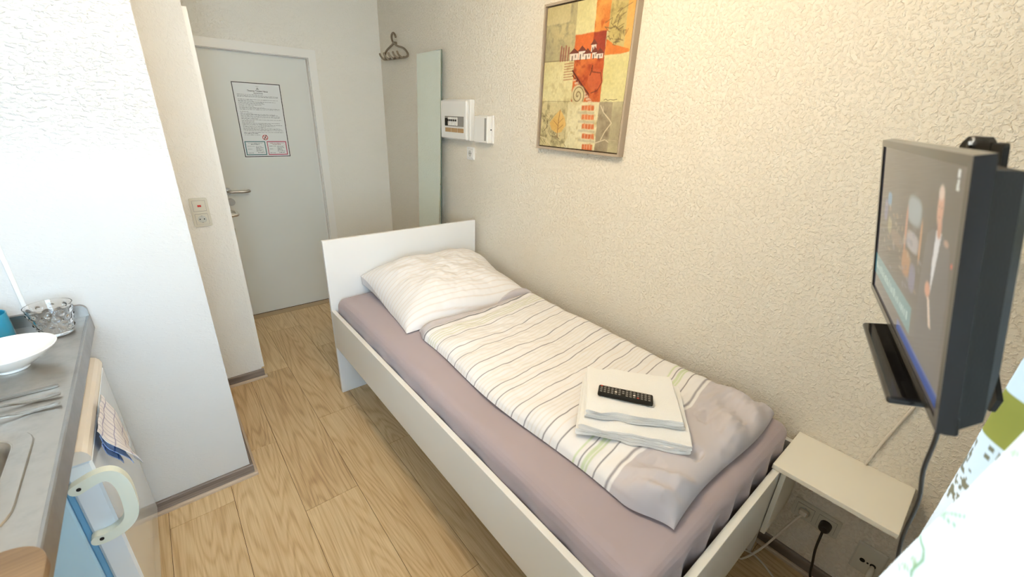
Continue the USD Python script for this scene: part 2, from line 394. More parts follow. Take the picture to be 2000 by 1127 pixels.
baseboard('baseboard_partition', 'grey wood-look baseboard around the corner of the partition wall', [((-1.99, PY), (PX, PY), (0, -1), 'e'), ((PX, PY), (PX, QY - 0.024), (1, 0), '')])
baseboard('baseboard_recess', 'grey wood-look baseboard under the light switch', [((PX + 0.024, QY), (QX, QY), (0, -1), 'e')])
baseboard('baseboard_right', 'grey wood-look baseboard along the wall under the bed and shelf', [((0, YF), (0, YB), (-1, 0), '')])
baseboard('baseboard_back', 'grey wood-look baseboard right of the entrance door', [((-0.520, YB), (-0.024, YB), (0, -1), '')])
struct('trim_1', cbox((-2.078, PY - 0.004, 0.99), (-2.066, PY, 1.75), 0.002), m_white, 'thin white vertical edge strip on the partition wall above the blue mug', 'trim')

# entrance door: frame and leaf
d1 = Thing('door_1', 'white entrance door with steel lever and notice', 'door', ((DX0 + DX1) / 2, YB + 0.05, 0), kind='structure')
cw = 0.055
fr = sbox(DX0 - cw, 0, DX1 + cw, DZ + cw).difference(sbox(DX0, -1, DX1, DZ))
d1.add('door_frame', axes(prism(fr, 0.016), (1, 0, 0), (0, 0, 1), (0, -1, 0), (0, YB, 0)), m_frame)
jm = sbox(DX0 - 0.01, 0, DX1 + 0.01, DZ + 0.01).difference(sbox(DX0 + 0.004, -1, DX1 - 0.004, DZ - 0.004))
d1.add('jamb', axes(prism(jm, 0.10), (1, 0, 0), (0, 0, 1), (0, 1, 0), (0, YB + 0.0005, 0)), m_frame)
seal = sbox(DX0 + 0.004, 0, DX1 - 0.004, DZ - 0.004).difference(sbox(DX0 + 0.010, -1, DX1 - 0.010, DZ - 0.010))
d1.add('door_seal', axes(prism(seal, 0.012), (1, 0, 0), (0, 0, 1), (0, 1, 0), (0, YB + 0.051, 0)), m_frame)
d1.add('door_leaf', cbox((DX0 + 0.0065, YB + 0.050, 0.006), (DX1 - 0.0065, YB + 0.09, DZ - 0.0065), 0.003), m_door)
yl = YB + 0.050
def disc(c, r, h, n, ax, seg=32):
    m = trimesh.creation.cylinder(r, h, sections=seg); v = m.vertices.copy()
    if ax == 'y': v = v[:, [0, 2, 1]] * [1, -1, 1]
    if ax == 'x': v = v[:, [2, 1, 0]] * [-1, 1, 1]
    return v + np.array(c), m.faces
rose = d1.add('lever_rosette', disc((-1.262, yl - 0.005, 1.036), 0.026, 0.010, 1, 'y'), m_metal, smooth=40)
d1.add('lever_handle', tube(spline([(-1.262, yl, 1.036), (-1.262, yl - 0.035, 1.036), (-1.258, yl - 0.050, 1.036), (-1.235, yl - 0.056, 1.036), (-1.18, yl - 0.056, 1.034), (-1.145, yl - 0.056, 1.034), (-1.130, yl - 0.050, 1.034), (-1.127, yl - 0.030, 1.034)], 40), 0.0095, 12), m_metal, smooth=True)
d1.add('lock_rosette', disc((-1.255, yl - 0.006, 0.955), 0.027, 0.012, 1, 'y'), m_metal, smooth=40)

# bathroom door seen edge-on in the recess wall
d2 = Thing('door_2', 'white bathroom door seen edge-on beside the light switch, with a key in it', 'door', (QX, (DY0 + DY1) / 2, 0), kind='structure')
fr2 = sbox(DY0 - 0.075, 0.064, DY1 + 0.06, 2.055).difference(sbox(DY0, -1, DY1, 2.0))
d2.add('door_frame', axes(prism(fr2, 0.020), (0, 1, 0), (0, 0, 1), (1, 0, 0), (QX, 0, 0)), m_frame)
d2.add('door_leaf', cbox((QX - 0.03, DY0 + 0.004, 0.008), (QX + 0.012, DY1 - 0.004, 1.996), 0.003), m_door)
xh = QX + 0.012
d2.add('lever_rosette', disc((xh + 0.004, DY0 + 0.06, 1.03), 0.025, 0.010, 0, 'x'), m_metal, smooth=40)
d2.add('lever_handle', tube(spline([(xh, DY0 + 0.06, 1.03), (xh + 0.04, DY0 + 0.06, 1.03), (xh + 0.055, DY0 + 0.072, 1.03), (xh + 0.057, DY0 + 0.10, 1.03), (xh + 0.055, DY0 + 0.155, 1.03), (xh + 0.045, DY0 + 0.172, 1.03), (xh + 0.02, DY0 + 0.174, 1.03)], 36), 0.0095, 12), m_chrome, smooth=True)
d2.add('lock_plate', disc((xh + 0.003, DY0 + 0.06, 0.95), 0.024, 0.008, 0, 'x'), m_metal, smooth=40)
d2.add('key', cat_(tube([(xh, DY0 + 0.06, 0.95), (xh + 0.022, DY0 + 0.06, 0.95)], 0.003, 8), cbox((xh + 0.02, DY0 + 0.050, 0.942), (xh + 0.024, DY0 + 0.070, 0.957), 0.001), cbox((xh + 0.020, DY0 + 0.058, 0.915), (xh + 0.023, DY0 + 0.064, 0.942), 0.001)), m_chrome)

# ceiling lamp
lp = Thing('ceiling_lamp', 'round flush ceiling lamp with a warm glowing globe', 'lamp', (-1.12, 1.05, 2.26))
lp.add('mount', lathe([(0, 2.5), (0.08, 2.5), (0.08, 2.47), (0.02, 2.46), (0.02, 2.42), (0, 2.42)], 32, (-1.12, 1.05, 0)), m_white, smooth=30)
sph = trimesh.creation.icosphere(3, 0.085)
lp.add('globe', (sph.vertices + [-1.12, 1.05, 2.345], sph.faces), m_lamp, smooth=True)

# ------------------------------------------------------------------ bed
XB, YH, ZH, ZT, ZB = -1.045, 2.295, 0.978, 0.566, 0.328
YFT = 0.212
bed = Thing('bed_frame', 'white single bed frame with a tall flat headboard', 'bed', (-0.54, 1.25, 0))
bed.add('headboard', cbox((XB, YH, 0.0), (-0.045, YH + 0.022, ZH), 0.0015), m_bedwhite)
bed.add('side_rail', cbox((XB, YFT, ZB), (XB + 0.022, YH, ZT), 0.001), m_bedside)
bed.add('side_rail', cbox((-0.067, YFT, ZB), (-0.045, YH, ZT), 0.001), m_bedside)
bed.add('footboard', cbox((XB + 0.0222, YFT, 0.268), (-0.0672, YFT + 0.022, ZT), 0.001), m_bedside)
for x in (XB + 0.0225, -0.0895):
    bed.add('leg', cbox((x, YFT + 0.024, 0.0), (x + 0.022, YFT + 0.075, 0.5), 0.001), m_bedside)
bed.add('slat_base', cbox((XB + 0.0222, YFT + 0.0225, 0.365), (-0.0675, YH - 0.001, 0.385), 0.002), m_bedside)

# mattress with a fitted sheet: rounded box with soft folds
def superbox(lo, hi, r, n, fold=None, seed=1):
    lo, hi = np.array(lo, float), np.array(hi, float)
    b = m3.Manifold(m3.Mesh64(np.array([[0, 0, 0.]]), np.zeros((0, 3), np.uint64))) if False else None
    man = rbox(lo, hi, r, 24).refine_to_length(n)
    v, f = arr(man)
    return v, f
mv, mf = superbox((XB + 0.028, YFT + 0.036, 0.388), (-0.072, YH - 0.006, 0.645), 0.045, 0.022)
nz = meshkit.fbm(mv * [3, 3, 6] + 5, 3) - 0.5
top = ss(0.55, 0.64, mv[:, 2])
mv[:, 2] += top * 0.012 * nz * 1.6
foot = ss(0.42, 0.22, mv[:, 1]) * (1 - top)
mv[:, 1] += foot * 0.012 * np.sin(mv[:, 0] * 46 + 6 * nz)
side = ss(-0.93, -1.01, mv[:, 0]) * (1 - top)
mv[:, 0] += side * 0.004 * np.sin(mv[:, 1] * 30 + 8 * nz)
single('mattress', (mv, mf), m_sheet, 'mattress in a taupe fitted sheet on the white bed', 'mattress', smooth=True)

# pillow -----------------------------------------------------------------------------------------
def cushion(nu, nv, cen, hx, hy, thick, zbot, tilt, seed):
    """A closed pillow: top and bottom sheets that meet in a seam with pointed corners."""
    u = np.linspace(-1, 1, nu); v = np.linspace(-1, 1, nv)
    U, V = np.meshgrid(u, v, indexing='ij')
    pin = 1 - 0.07 * (1 - np.abs(V) ** 3) * np.abs(U) ** 4 * 0 - 0.0
    X = U * hx * (1 - 0.05 * (1 - V ** 2)) ; Y = V * hy * (1 - 0.06 * (1 - U ** 2))
    h = np.clip((1 - np.abs(U) ** 2.6), 0, 1) ** 0.55 * np.clip((1 - np.abs(V) ** 2.6), 0, 1) ** 0.55
    n = meshkit.fbm(np.stack([U * 2.2, V * 2.2, np.full_like(U, seed)], -1), 4, seed) - 0.5
    n2 = meshkit.fbm(np.stack([U * 6, V * 3.0, np.full_like(U, seed + 3)], -1), 3, seed + 1) - 0.5
    T = thick * h * (1 + 0.40 * n) + 0.006 * n2 * h
    return X, Y, T, h, U, V
nu, nv = 150, 200
X, Y, T, h, U, V = cushion(nu, nv, None, 0.40, 0.32, 0.17, 0, 0, 4)
PC = np.array([-0.478, 1.952])
ang = math.radians(-3.0)
def pillow_place(X, Y):
    return PC[0] + X * math.cos(ang) - Y * math.sin(ang), PC[1] + X * math.sin(ang) + Y * math.cos(ang)
wx, wy = pillow_place(X, Y)
lift = 0.085 * ss(-0.3, 1.0, V) + 0.008            # propped towards the headboard
zt = 0.648 + lift + T
zbm = 0.648 + lift * 0.45 - 0 * T
zbm = np.minimum(zbm + 0.0, zt - 0.0008)
edge = (np.abs(U) == 1) | (np.abs(V) == 1)
zbm = np.where(edge, zt, np.minimum(zbm, zt - 0.001))
# keep seams low towards the foot end
vt = np.stack([wx, wy, zt], -1).reshape(-1, 3); vb = np.stack([wx, wy, zbm], -1).reshape(-1, 3)
pf = np.vstack([grid_faces(nu, nv), grid_faces(nu, nv, True) + nu * nv])
white = lin(238, 236, 236) * 0.93
beige = lin(216, 202, 190)
sY = (V * 0.5 + 0.5) * 0.64
stripe = np.clip(1 - np.abs(((sY + 0.012 * np.sin(U * 3 + 1)) % 0.029) - 0.0145) / 0.0042, 0, 1) * 0.7
pcol = white + (beige - white) * stripe[..., None]
pcol = np.concatenate([pcol.reshape(-1, 3), np.tile(white, (nu * nv, 1))])
single('pillow', (np.vstack([vt, vb]), pf), m_duvet, 'white pillow with thin beige stripes against the headboard', 'pillow', smooth=True, color=pcol)

# duvet ------------------------------------------------------------------------------------------
DARK_L = [1.547, 1.431, 1.335, 1.274, 1.176, 1.114, 1.025, 0.973, 0.888, 0.827, 0.745, 0.686, 0.598, 0.540]
nu, nv = 130, 620
u = np.linspace(0, 1, nu); v = np.linspace(0, 1, nv)
U, V = np.meshgrid(u, v, indexing='ij')
# plan: u across (0 = room side, 1 = wall side), v along (0 = foot, 1 = head)
xl = -0.868 + 0.012 * np.sin(V * 9) + 0.05 * ss(0.10, 0.0, V) + 0.03 * ss(0.93, 1.0, V)
xr = -0.092 + 0.006 * np.sin(V * 13 + 1) + 0.01 * ss(0.1, 0.0, V)
yf = 0.283 + 0.045 * U + 0.018 * np.sin(U * 5.0 + 0.6) * 1.0
yh = 1.646 + 0.004 * U + 0.010 * np.sin(U * 9)
DX = xl + (xr - xl) * U
DYy = yf + (yh - yf) * V
# long coordinate used by the print stays with the cloth
S = DYy.copy()
eu = np.minimum(U / 0.10, (1 - U) / 0.10); ev = np.minimum(V / 0.055, (1 - V) / 0.045)
prof = lambda t: np.sqrt(np.clip(1 - (1 - np.clip(t, 0, 1)) ** 2, 0, 1))
H = prof(eu) * (0.25 + 0.75 * prof(ev)) * np.where(np.minimum(eu, ev) <= 0, 0, 1)
H = prof(eu) * prof(ev)
P3 = np.stack([DX * 5, DYy * 5, 0 * DX], -1)
w1 = meshkit.fbm(P3, 4, 11) - 0.5
w2 = meshkit.fbm(P3 * [1.0, 3.2, 1] * 1.3, 3, 21) - 0.5
ft = ss(0.62, 0.33, DYy)
fold = np.sin((DX * 0.86 - DYy * 0.5) * 48 + 4 * w1) * 0.006 + np.sin((DX * 0.6 + DYy * 0.8) * 31 + 5 * w1) * 0.006
thick = 0.046 + 0.034 * w1 + 0.018 * w2 + ft * (0.024 + fold * 1.8 + 0.03 * w2) + 0.012 * ss(1.35, 1.6, DYy) - 0.006 * U
# the crumpled foot corner on the room side
cx, cy = -0.78, 0.36
rr = np.hypot(DX - cx, (DYy - cy))
thick += 0.014 * np.exp(-(rr / 0.10) ** 2) * np.sin(DX * 70 + DYy * 40)
from scipy.interpolate import griddata
PT = griddata(np.stack([wx.ravel(), wy.ravel()], 1), zt.ravel(), (DX, DYy), fill_value=0.0)
BASE = np.maximum(0.654, np.where(PT > 0, PT + 0.004, 0))
tow = ss(0.0, 0.05, 0.30 - np.abs((DX + 0.575) * 0.60 - (DYy - 0.607) * 0.80)) * ss(0.0, 0.05, 0.27 - np.abs((DX + 0.575) * 0.80 + (DYy - 0.607) * 0.60))
thick = np.where(BASE > 0.6541, 0.022 + 0.4 * (thick - 0.022), thick)
thick = thick * (1 - tow) + np.minimum(thick, 0.054) * tow
ZT_ = BASE + H * thick
ZB_ = np.where((U == 0) | (U == 1) | (V == 0) | (V == 1), ZT_, np.minimum(BASE - 0.0005, ZT_ - 0.0005))
# cloth wave of the printed lines
warp = 0.012 * (meshkit.fbm(np.stack([DX * 6, DYy * 3, 0 * DX], -1), 3, 31) - 0.5) - 0.075 * U * ss(0.95, 1.5, DYy) * 0 + 0.0
yp = S - (0.06 * U) + 0.010 * np.sin(U * 4) + warp * 1.5
grey = lin(196, 190, 194)
pw = lin(240, 238, 238) * 0.93
col = np.tile(pw, (*U.shape, 1))
def line(y0, wd, c, a=1.0):
    t = np.clip(1.25 - np.abs(yp - y0) / wd, 0, 1) * a
    col[:] = col + (np.array(c) - col) * t[..., None]
for a, b in zip(DARK_L[1:-3:2], DARK_L[2:-2:2]):
    for q in (0.22, 0.42, 0.62, 0.82):
        line(b + (a - b) * q, 0.0032, lin(222, 217, 210), 0.8)
for a, b in zip(DARK_L[2::2], DARK_L[3::2]):
    line((a + b) / 2, 0.0028, lin(224, 214, 206), 0.8)
for y0 in (1.507, 1.490, 1.473, 1.456): line(y0, 0.004, lin(206, 208, 178), 0.8)
for y0 in (0.638 - 0.02, 0.60 - 0.02, 0.585, 0.570): line(y0, 0.0045, lin(198, 212, 176), 0.85)
for y0 in DARK_L: line(y0, 0.0028, lin(132, 128, 134))
line(1.487 + 0.03, 0.0022, lin(190, 186, 170), 0.8)
line(0.492, 0.0055, lin(158, 154, 160))
line(1.552, 0.004, lin(120, 118, 122))
g = np.clip((0.478 - yp) / 0.003, 0, 1); col = col + (grey - col) * g[..., None]
g = np.clip((yp - 1.557) / 0.003, 0, 1); col = col + (grey - col) * g[..., None]
vt = np.stack([DX, DYy, ZT_], -1).reshape(-1, 3); vb = np.stack([DX, DYy, ZB_], -1).reshape(-1, 3)
df = np.vstack([grid_faces(nu, nv), grid_faces(nu, nv, True) + nu * nv])
single('duvet', (np.vstack([vt, vb]), df), m_duvet, 'white and grey striped duvet laid flat on the bed', 'duvet', smooth=True, color=np.vstack([col.reshape(-1, 3)] * 2))

def duvet_z(x, y):
    i = np.argmin(np.abs(DX - x) + np.abs(DYy - y)); return ZT_.ravel()[i]

# folded towels ------------------------------------------------------------------------------------
def folded_towel(name, label, corner, ex, ey, L, D, z0, n_layers, t, seed, shrink=0.0):
    """A towel folded in layers: a serpentine cross-section along ex, extruded along ey."""
    th = Thing(name, label, 'towel', (*(np.array(corner) + np.array(ex) * L / 2 + np.array(ey) * D / 2), z0), group=None)
    r = np.random.default_rng(seed)
    for i in range(n_layers // 2):
        # one loop: two layers joined by a round fold at one end
        za, zb = (2 * i + 0.5) * t, (2 * i + 1.5) * t
        off = r.uniform(0, 0.012, 2); dcut = r.uniform(0, 0.014, 2)
        right = (i % 2 == 0)
        line_ = [(off[0], za), (L - 0.012 - off[1], za)]
        fold_ = [(L - 0.012 - off[1] + 0.010 * math.sin(a), (za + zb) / 2 - t / 2 * math.cos(a)) for a in np.linspace(0, math.pi, 8)]
        path = line_[:1] + fold_ + [(off[0] + r.uniform(0, 0.006), zb)]
        if not right: path = [(L - p[0], p[1]) for p in path]
        poly = LineString(path).buffer(t * 0.43, quad_segs=4)
        man = m3.Manifold(m3.Mesh64(*[np.ascontiguousarray(a) for a in (arr(prism(poly, D - r.uniform(0, 0.012)))[0].astype(float), arr(prism(poly, D))[1].astype(np.uint64))])) if False else None
        me = trimesh.creation.extrude_polygon(poly, D - dcut[0], engine='earcut')
        me = trimesh.Trimesh(*trimesh.remesh.subdivide_to_size(me.vertices, me.faces, 0.02)); me.merge_vertices()
        v = me.vertices.copy()
        wob = meshkit.fbm(np.stack([v[:, 0] * 14, v[:, 2] * 14, np.full(len(v), seed * 1.7)], -1), 3, seed) - 0.5
        ends = ss(0.05, 0.0, v[:, 2]) + ss(D - 0.05, D, v[:, 2])
        v[:, 1] += 0.010 * wob * (v[:, 1] / (n_layers * t) + 0.15)
        v[:, 2] += 0.010 * (meshkit.fbm(np.stack([v[:, 0] * 18, v[:, 1] * 30, np.full(len(v), seed + 5.0)], -1), 2, seed + i) - 0.5) * 2 * ends
        v[:, 1] *= 1 - 0.12 * np.clip(ends, 0, 1) * (v[:, 1] / (n_layers * t))
        w = np.array([*corner, z0]) + v[:, :1] * np.array([*ex, 0]) + v[:, 2:3] * np.array([*ey, 0]) + v[:, 1:2] * np.array([0, 0, 1.0])
        B = np.linalg.det(np.array([[*ex, 0], [0, 0, 1], [*ey, 0]]))
        th.add('fold', (w, me.faces if B > 0 else me.faces[:, ::-1]), m_towel, smooth=50)
    return th
TZ = 0.7095
t4, t3 = np.array([-0.805, 0.655]), np.array([-0.600, 0.380])
ex = (t3 - t4) / np.linalg.norm(t3 - t4); ey = np.array([-ex[1], ex[0]])
if ey[0] < 0: ey = -ey
folded_towel('folded_towel', 'larger folded white towel at the bottom of the stack on the duvet', t4, ex, ey, 0.345, 0.315, TZ, 4, 0.0105, 3)
ex2 = np.array([math.cos(math.radians(3)) * ex[0] - math.sin(math.radians(3)) * ex[1], math.sin(math.radians(3)) * ex[0] + math.cos(math.radians(3)) * ex[1]])
ey2 = np.array([-ex2[1], ex2[0]])
folded_towel('folded_towel', 'smaller folded white towel on top of the stack, under the remote control', t4 + ex * 0.012 + ey * 0.035, ex2, ey2, 0.318, 0.262, TZ + 0.0445, 4, 0.0085, 9)
# remote control
rz = TZ + 0.0445 + 0.0372
ra, rb = np.array([-0.672, 0.688]), np.array([-0.574, 0.540])
re = (rb - ra) / np.linalg.norm(rb - ra); rn = np.array([-re[1], re[0]])
Rr = np.array([[re[0], rn[0], 0], [re[1], rn[1], 0], [0, 0, 1]])
rc = Thing('remote_control', 'black remote control lying on the folded white towels', 'remote control', (*((ra + rb) / 2), rz), rot=Rr)
rc.add('body', rbox((-0.088, -0.023, 0), (0.088, 0.023, 0.018), 0.006, 16), m_dark, smooth=40, local=True)
for i in range(14):
    for j in range(4):
        if (i in (6,) and j in (0, 3)): continue
        x, y = -0.078 + i * 0.0118, -0.0156 + j * 0.0104
        c = m_keyr if (i, j) in ((0, 3), (10, 0)) else m_key
        if i % 5 == 4: c = m_cablew if j == 1 else m_key
        rc.add('button', cbox((x - 0.0038, y - 0.0030, 0.0165), (x + 0.0038, y + 0.0030, 0.0195), 0.0012), c, local=True)

# ------------------------------------------------------------------ painting
PY0, PY1, PZ0, PZ1 = 1.742, 1.198, 1.486, 2.142
pic = Thing('framed_painting', 'framed painting of orange and cream patches with a hillside village, hung above the bed', 'painting', (0, (PY0 + PY1) / 2, PZ0))
fo = sbox(PY1, PZ0, PY0, PZ1); fi = sbox(PY1 + 0.010, PZ0 + 0.010, PY0 - 0.010, PZ1 - 0.010)
pic.add('frame', axes(prism(fo.difference(fi), 0.0355), (0, 1, 0), (0, 0, 1), (-1, 0, 0), (0, 0, 0)), m_frame_pic)
pic.add('frame_rebate', axes(prism(fi, 0.022), (0, 1, 0), (0, 0, 1), (-1, 0, 0), (-0.001, 0, 0)), m_frame_in)
cy0, cy1, cz0, cz1 = PY0 - 0.018, PY1 + 0.0165, PZ0 + 0.016, PZ1 - 0.016
nu, nv = 250, 300
u = np.linspace(0, 1, nu); v = np.linspace(0, 1, nv)
U, V = np.meshgrid(u, v, indexing='ij')
q = np.stack([U, V, 0 * U], -1)
n1 = meshkit.fbm(q * [5, 6, 1], 5, 3); n2 = meshkit.fbm(q * [22, 26, 1], 4, 8); n3 = meshkit.fbm(q * [60, 70, 1], 2, 13)
C = np.zeros((*U.shape, 3))
def region(mask, c1, c2, mixn=None, c3=None):
    mm = np.clip((n1 if mixn is None else mixn) * 2.2 - 0.6, 0, 1)[..., None]
    k = lin(c1) + (lin(c2) - lin(c1)) * mm
    if c3 is not None:
        k = k + (lin(c3) - k) * np.clip(n2 * 3 - 1.5, 0, 1)[..., None]
    s = np.clip(mask, 0, 1)[..., None]
    C[:] = C + (k - C) * s
def rect(u0, v0, u1, v1, e=0.006):
    j = 0.010 * (n2 - 0.5)
    return ss(u0 - e, u0 + e, U + j) * (1 - ss(u1 - e, u1 + e, U + j)) * ss(v0 - e, v0 + e, V + j) * (1 - ss(v1 - e, v1 + e, V + j))
def stroke(pts, w, c, a=1.0):
    pts = np.array(pts, float)
    d = np.full(U.shape, 9.0)
    for p0, p1 in zip(pts[:-1], pts[1:]):
        e = p1 - p0; t = np.clip(((U - p0[0]) * e[0] + (V - p0[1]) * e[1]) / (e @ e + 1e-12), 0, 1)
        d = np.minimum(d, np.hypot((U - p0[0] - t * e[0]) * 0.82, V - p0[1] - t * e[1]))
    k = np.clip(1.4 - d / w, 0, 1)[..., None] * a
    C[:] = C + (lin(c) - C) * k
def blob(u0, v0, ru, rv, c1, c2, a=1.0, e=0.12):
    r = np.hypot((U - u0) / ru, (V - v0) / rv) + 0.25 * (n2 - 0.5)
    region((1 - ss(1 - e, 1 + e, r)) * a, c1, c2)
def polyfill(pts, c1, c2, a=1.0):
    import shapely
    P = Polygon(pts); s = shapely.contains_xy(P, U.ravel(), V.ravel()).reshape(U.shape).astype(float)
    region(s * a, c1, c2)
region(np.ones_like(U), (214, 202, 150), (232, 222, 176), c3=(196, 184, 132))
region(rect(-0.1, -0.1, 0.40, 0.37), (176, 166, 130), (206, 192, 142), c3=(150, 142, 116))        # grey wash, upper left
region(rect(-0.1, -0.1, 0.30, 0.12), (204, 190, 140), (216, 204, 156))
region(rect(0.38, -0.1, 0.62, 0.215), (218, 208, 148), (232, 224, 170))
region(rect(0.60, -0.1, 0.76, 0.212), (214, 120, 50), (238, 170, 84), c3=(200, 100, 36))
region(rect(0.755, -0.1, 1.1, 0.345), (196, 178, 112), (212, 192, 128), c3=(156, 138, 84))
region(rect(0.93, -0.1, 1.1, 0.35), (226, 168, 86), (238, 186, 108))
polyfill([(0.745, 0.26), (0.83, 0.30), (0.99, 0.335), (0.99, 0.352), (0.74, 0.385)], (214, 104, 34), (236, 150, 66))
region(rect(0.385, 0.208, 0.735, 0.375), (196, 82, 34), (226, 118, 54))
region(rect(0.60, 0.208, 0.74, 0.375), (140, 48, 30), (170, 66, 40))
region(rect(-0.1, 0.372, 0.40, 0.66), (222, 212, 158), (234, 224, 174), c3=(206, 190, 138))
region(rect(0.74, 0.36, 1.1, 0.665), (220, 210, 146), (234, 226, 170))
region(rect(0.395, 0.372, 0.745, 0.665), (186, 74, 30), (222, 122, 60), c3=(160, 58, 26))
region(rect(-0.1, 0.66, 0.385, 1.1), (196, 184, 138), (222, 208, 158), c3=(150, 136, 98))
region(rect(0.36, 0.66, 0.745, 1.1), (224, 214, 170), (238, 230, 190), c3=(206, 190, 140))
region(rect(0.74, 0.66, 1.1, 1.1), (156, 142, 116), (178, 164, 136), c3=(138, 124, 100))
region(rect(0.89, 0.66, 1.1, 1.1), (172, 160, 130), (204, 194, 152))
stroke([(0.0, 0.368), (0.41, 0.372)], 0.004, (120, 104, 76), 0.7); stroke([(0.0, 0.657), (0.38, 0.657)], 0.003, (150, 134, 96), 0.6)
# trees and village
for k, tx in enumerate((0.215, 0.245, 0.275, 0.31)):
    stroke([(tx, 0.37), (tx + 0.004, 0.275 + 0.012 * (k % 2))], 0.008, (150, 66, 60), 0.8)
def house(x, y, w, h, roof=(92, 44, 34)):
    polyfill([(x, y), (x + w, y), (x + w, y + h), (x, y + h)], (226, 206, 190), (240, 226, 214))
    polyfill([(x - 0.012, y), (x + w * 0.45, y - 0.035), (x + w + 0.012, y)], roof, (120, 60, 46))
    stroke([(x + w * 0.3, y + h * 0.45), (x + w * 0.3, y + h)], 0.006, (70, 40, 34), 0.9)
    stroke([(x + w * 0.7, y + h * 0.3), (x + w * 0.7, y + h * 0.6)], 0.005, (80, 50, 40), 0.8)
for a in ((0.585, 0.285, 0.055, 0.05), (0.335, 0.328, 0.10, 0.045), (0.44, 0.318, 0.08, 0.055), (0.51, 0.338, 0.075, 0.035), (0.60, 0.335, 0.06, 0.038), (0.655, 0.345, 0.07, 0.03)): house(*a)
# scribbles upper right
for k in range(26):
    x, y = 0.77 + 0.19 * rng.random(), 0.10 + 0.19 * rng.random()
    stroke([(x, y), (x + rng.normal(0, 0.025), y + rng.normal(0, 0.02)), (x + rng.normal(0, 0.03), y + rng.normal(0, 0.03))], 0.003, (112, 94, 58), 0.7)
stroke([(0.78, 0.20), (0.82, 0.19), (0.86, 0.215), (0.9, 0.20)], 0.005, (112, 94, 58), 0.8)
stroke([(0.83, 0.11), (0.90, 0.09), (0.97, 0.07)], 0.003, (126, 108, 70), 0.7)
# ladder, vase, stairs, snail
for y in np.linspace(0.395, 0.505, 7): stroke([(0.275, y), (0.385, y - 0.004)], 0.0045, (176, 110, 76), 0.75)
blob(0.665, 0.512, 0.085, 0.07, (198, 92, 50), (220, 120, 70)); stroke([(0.61, 0.435), (0.625, 0.46), (0.72, 0.47), (0.745, 0.53), (0.70, 0.585), (0.63, 0.60)], 0.004, (92, 38, 24), 0.8)
stroke([(0.62, 0.42), (0.615, 0.45), (0.60, 0.48)], 0.005, (110, 46, 28))
stroke([(0.385, 0.445), (0.50, 0.535), (0.60, 0.605)], 0.007, (96, 36, 24)); stroke([(0.385, 0.475), (0.50, 0.555), (0.59, 0.62)], 0.004, (96, 36, 24))
for k in range(9):
    x, y = 0.40 + 0.026 * k, 0.462 + 0.0185 * k
    stroke([(x, y), (x + 0.004, y + 0.022)], 0.003, (80, 32, 22), 0.9)
    stroke([(x, y + 0.05), (x + 0.035, y + 0.045)], 0.005, (230, 206, 176), 0.85)
    stroke([(x + 0.03, y + 0.075), (x + 0.08, y + 0.07)], 0.004, (226, 200, 168), 0.7)
blob(0.475, 0.615, 0.082, 0.072, (206, 190, 142), (226, 214, 170))
th_ = np.linspace(0, 4.2 * np.pi, 90)
stroke(np.stack([0.475 + 0.0052 * th_ * np.cos(th_) * 1.1, 0.615 + 0.0052 * th_ * np.sin(th_)], 1), 0.0045, (122, 96, 60), 0.85)
# brick stripes going down
for k, y in enumerate((0.70, 0.765, 0.83, 0.90, 0.975)):
    w = 0.15 if k != 4 else 0.13
    x = 0.535 + 0.012 * k
    region(rect(x, y - 0.016, x + w, y + 0.020 + (0.02 if k == 4 else 0)), (206, 102, 50), (232, 140, 86), mixn=n2)
    for j in range(4): stroke([(x + w * j / 4, y - 0.014), (x + w * j / 4, y + 0.018)], 0.0025, (238, 206, 170), 0.8)
    stroke([(x - 0.03, y + 0.034), (x + w, y + 0.036)], 0.010, (184, 176, 150), 0.6)
# leaf, lower left
for k in range(70):
    x, y = 0.02 + 0.33 * rng.random(), 0.72 + 0.27 * rng.random()
    if abs(x - 0.235) < 0.11 and y < 0.88: continue
    stroke([(x, y), (x + rng.normal(0, 0.03), y + rng.normal(0, 0.03))], 0.0028, (96, 82, 58), 0.65)
polyfill([(0.265, 0.715), (0.33, 0.775), (0.355, 0.83), (0.30, 0.885), (0.235, 0.895), (0.16, 0.87), (0.125, 0.82), (0.19, 0.765)], (222, 178, 98), (236, 196, 120))
stroke([(0.262, 0.72), (0.25, 0.80), (0.245, 0.90), (0.25, 0.93)], 0.003, (140, 96, 52)); stroke([(0.25, 0.82), (0.31, 0.78)], 0.002, (150, 106, 60)); stroke([(0.25, 0.84), (0.18, 0.80)], 0.002, (150, 106, 60)); stroke([(0.248, 0.865), (0.315, 0.83)], 0.002, (150, 106, 60))
stroke([(0.0, 0.93), (0.08, 0.945), (0.14, 0.985)], 0.004, (226, 212, 172))
# twigs lower right
stroke([(0.76, 0.685), (0.80, 0.73), (0.87, 0.775), (0.90, 0.80), (0.84, 0.86), (0.80, 0.92)], 0.0045, (222, 208, 176)); stroke([(0.80, 0.73), (0.79, 0.69)], 0.003, (214, 200, 168)); stroke([(0.74, 0.945), (0.85, 0.915), (0.89, 0.93)], 0.004, (222, 208, 176)); stroke([(0.85, 0.915), (0.98, 0.918)], 0.002, (200, 186, 150))
stroke([(0.79, 0.648), (0.81, 0.642), (0.83, 0.65), (0.86, 0.645), (0.89, 0.648), (0.93, 0.644)], 0.0028, (96, 78, 52), 0.8)
C = np.clip(C * 0.84 * (0.90 + 0.2 * n3[..., None]), 0, 1)
cv = np.stack([-0.0275 - 0.0016 * n2, cy0 + (cy1 - cy0) * U, cz1 + (cz0 - cz1) * V], -1).reshape(-1, 3)
cback = np.array([[-0.0225, cy0, cz1], [-0.0225, cy1, cz1], [-0.0225, cy1, cz0], [-0.0225, cy0, cz0]])
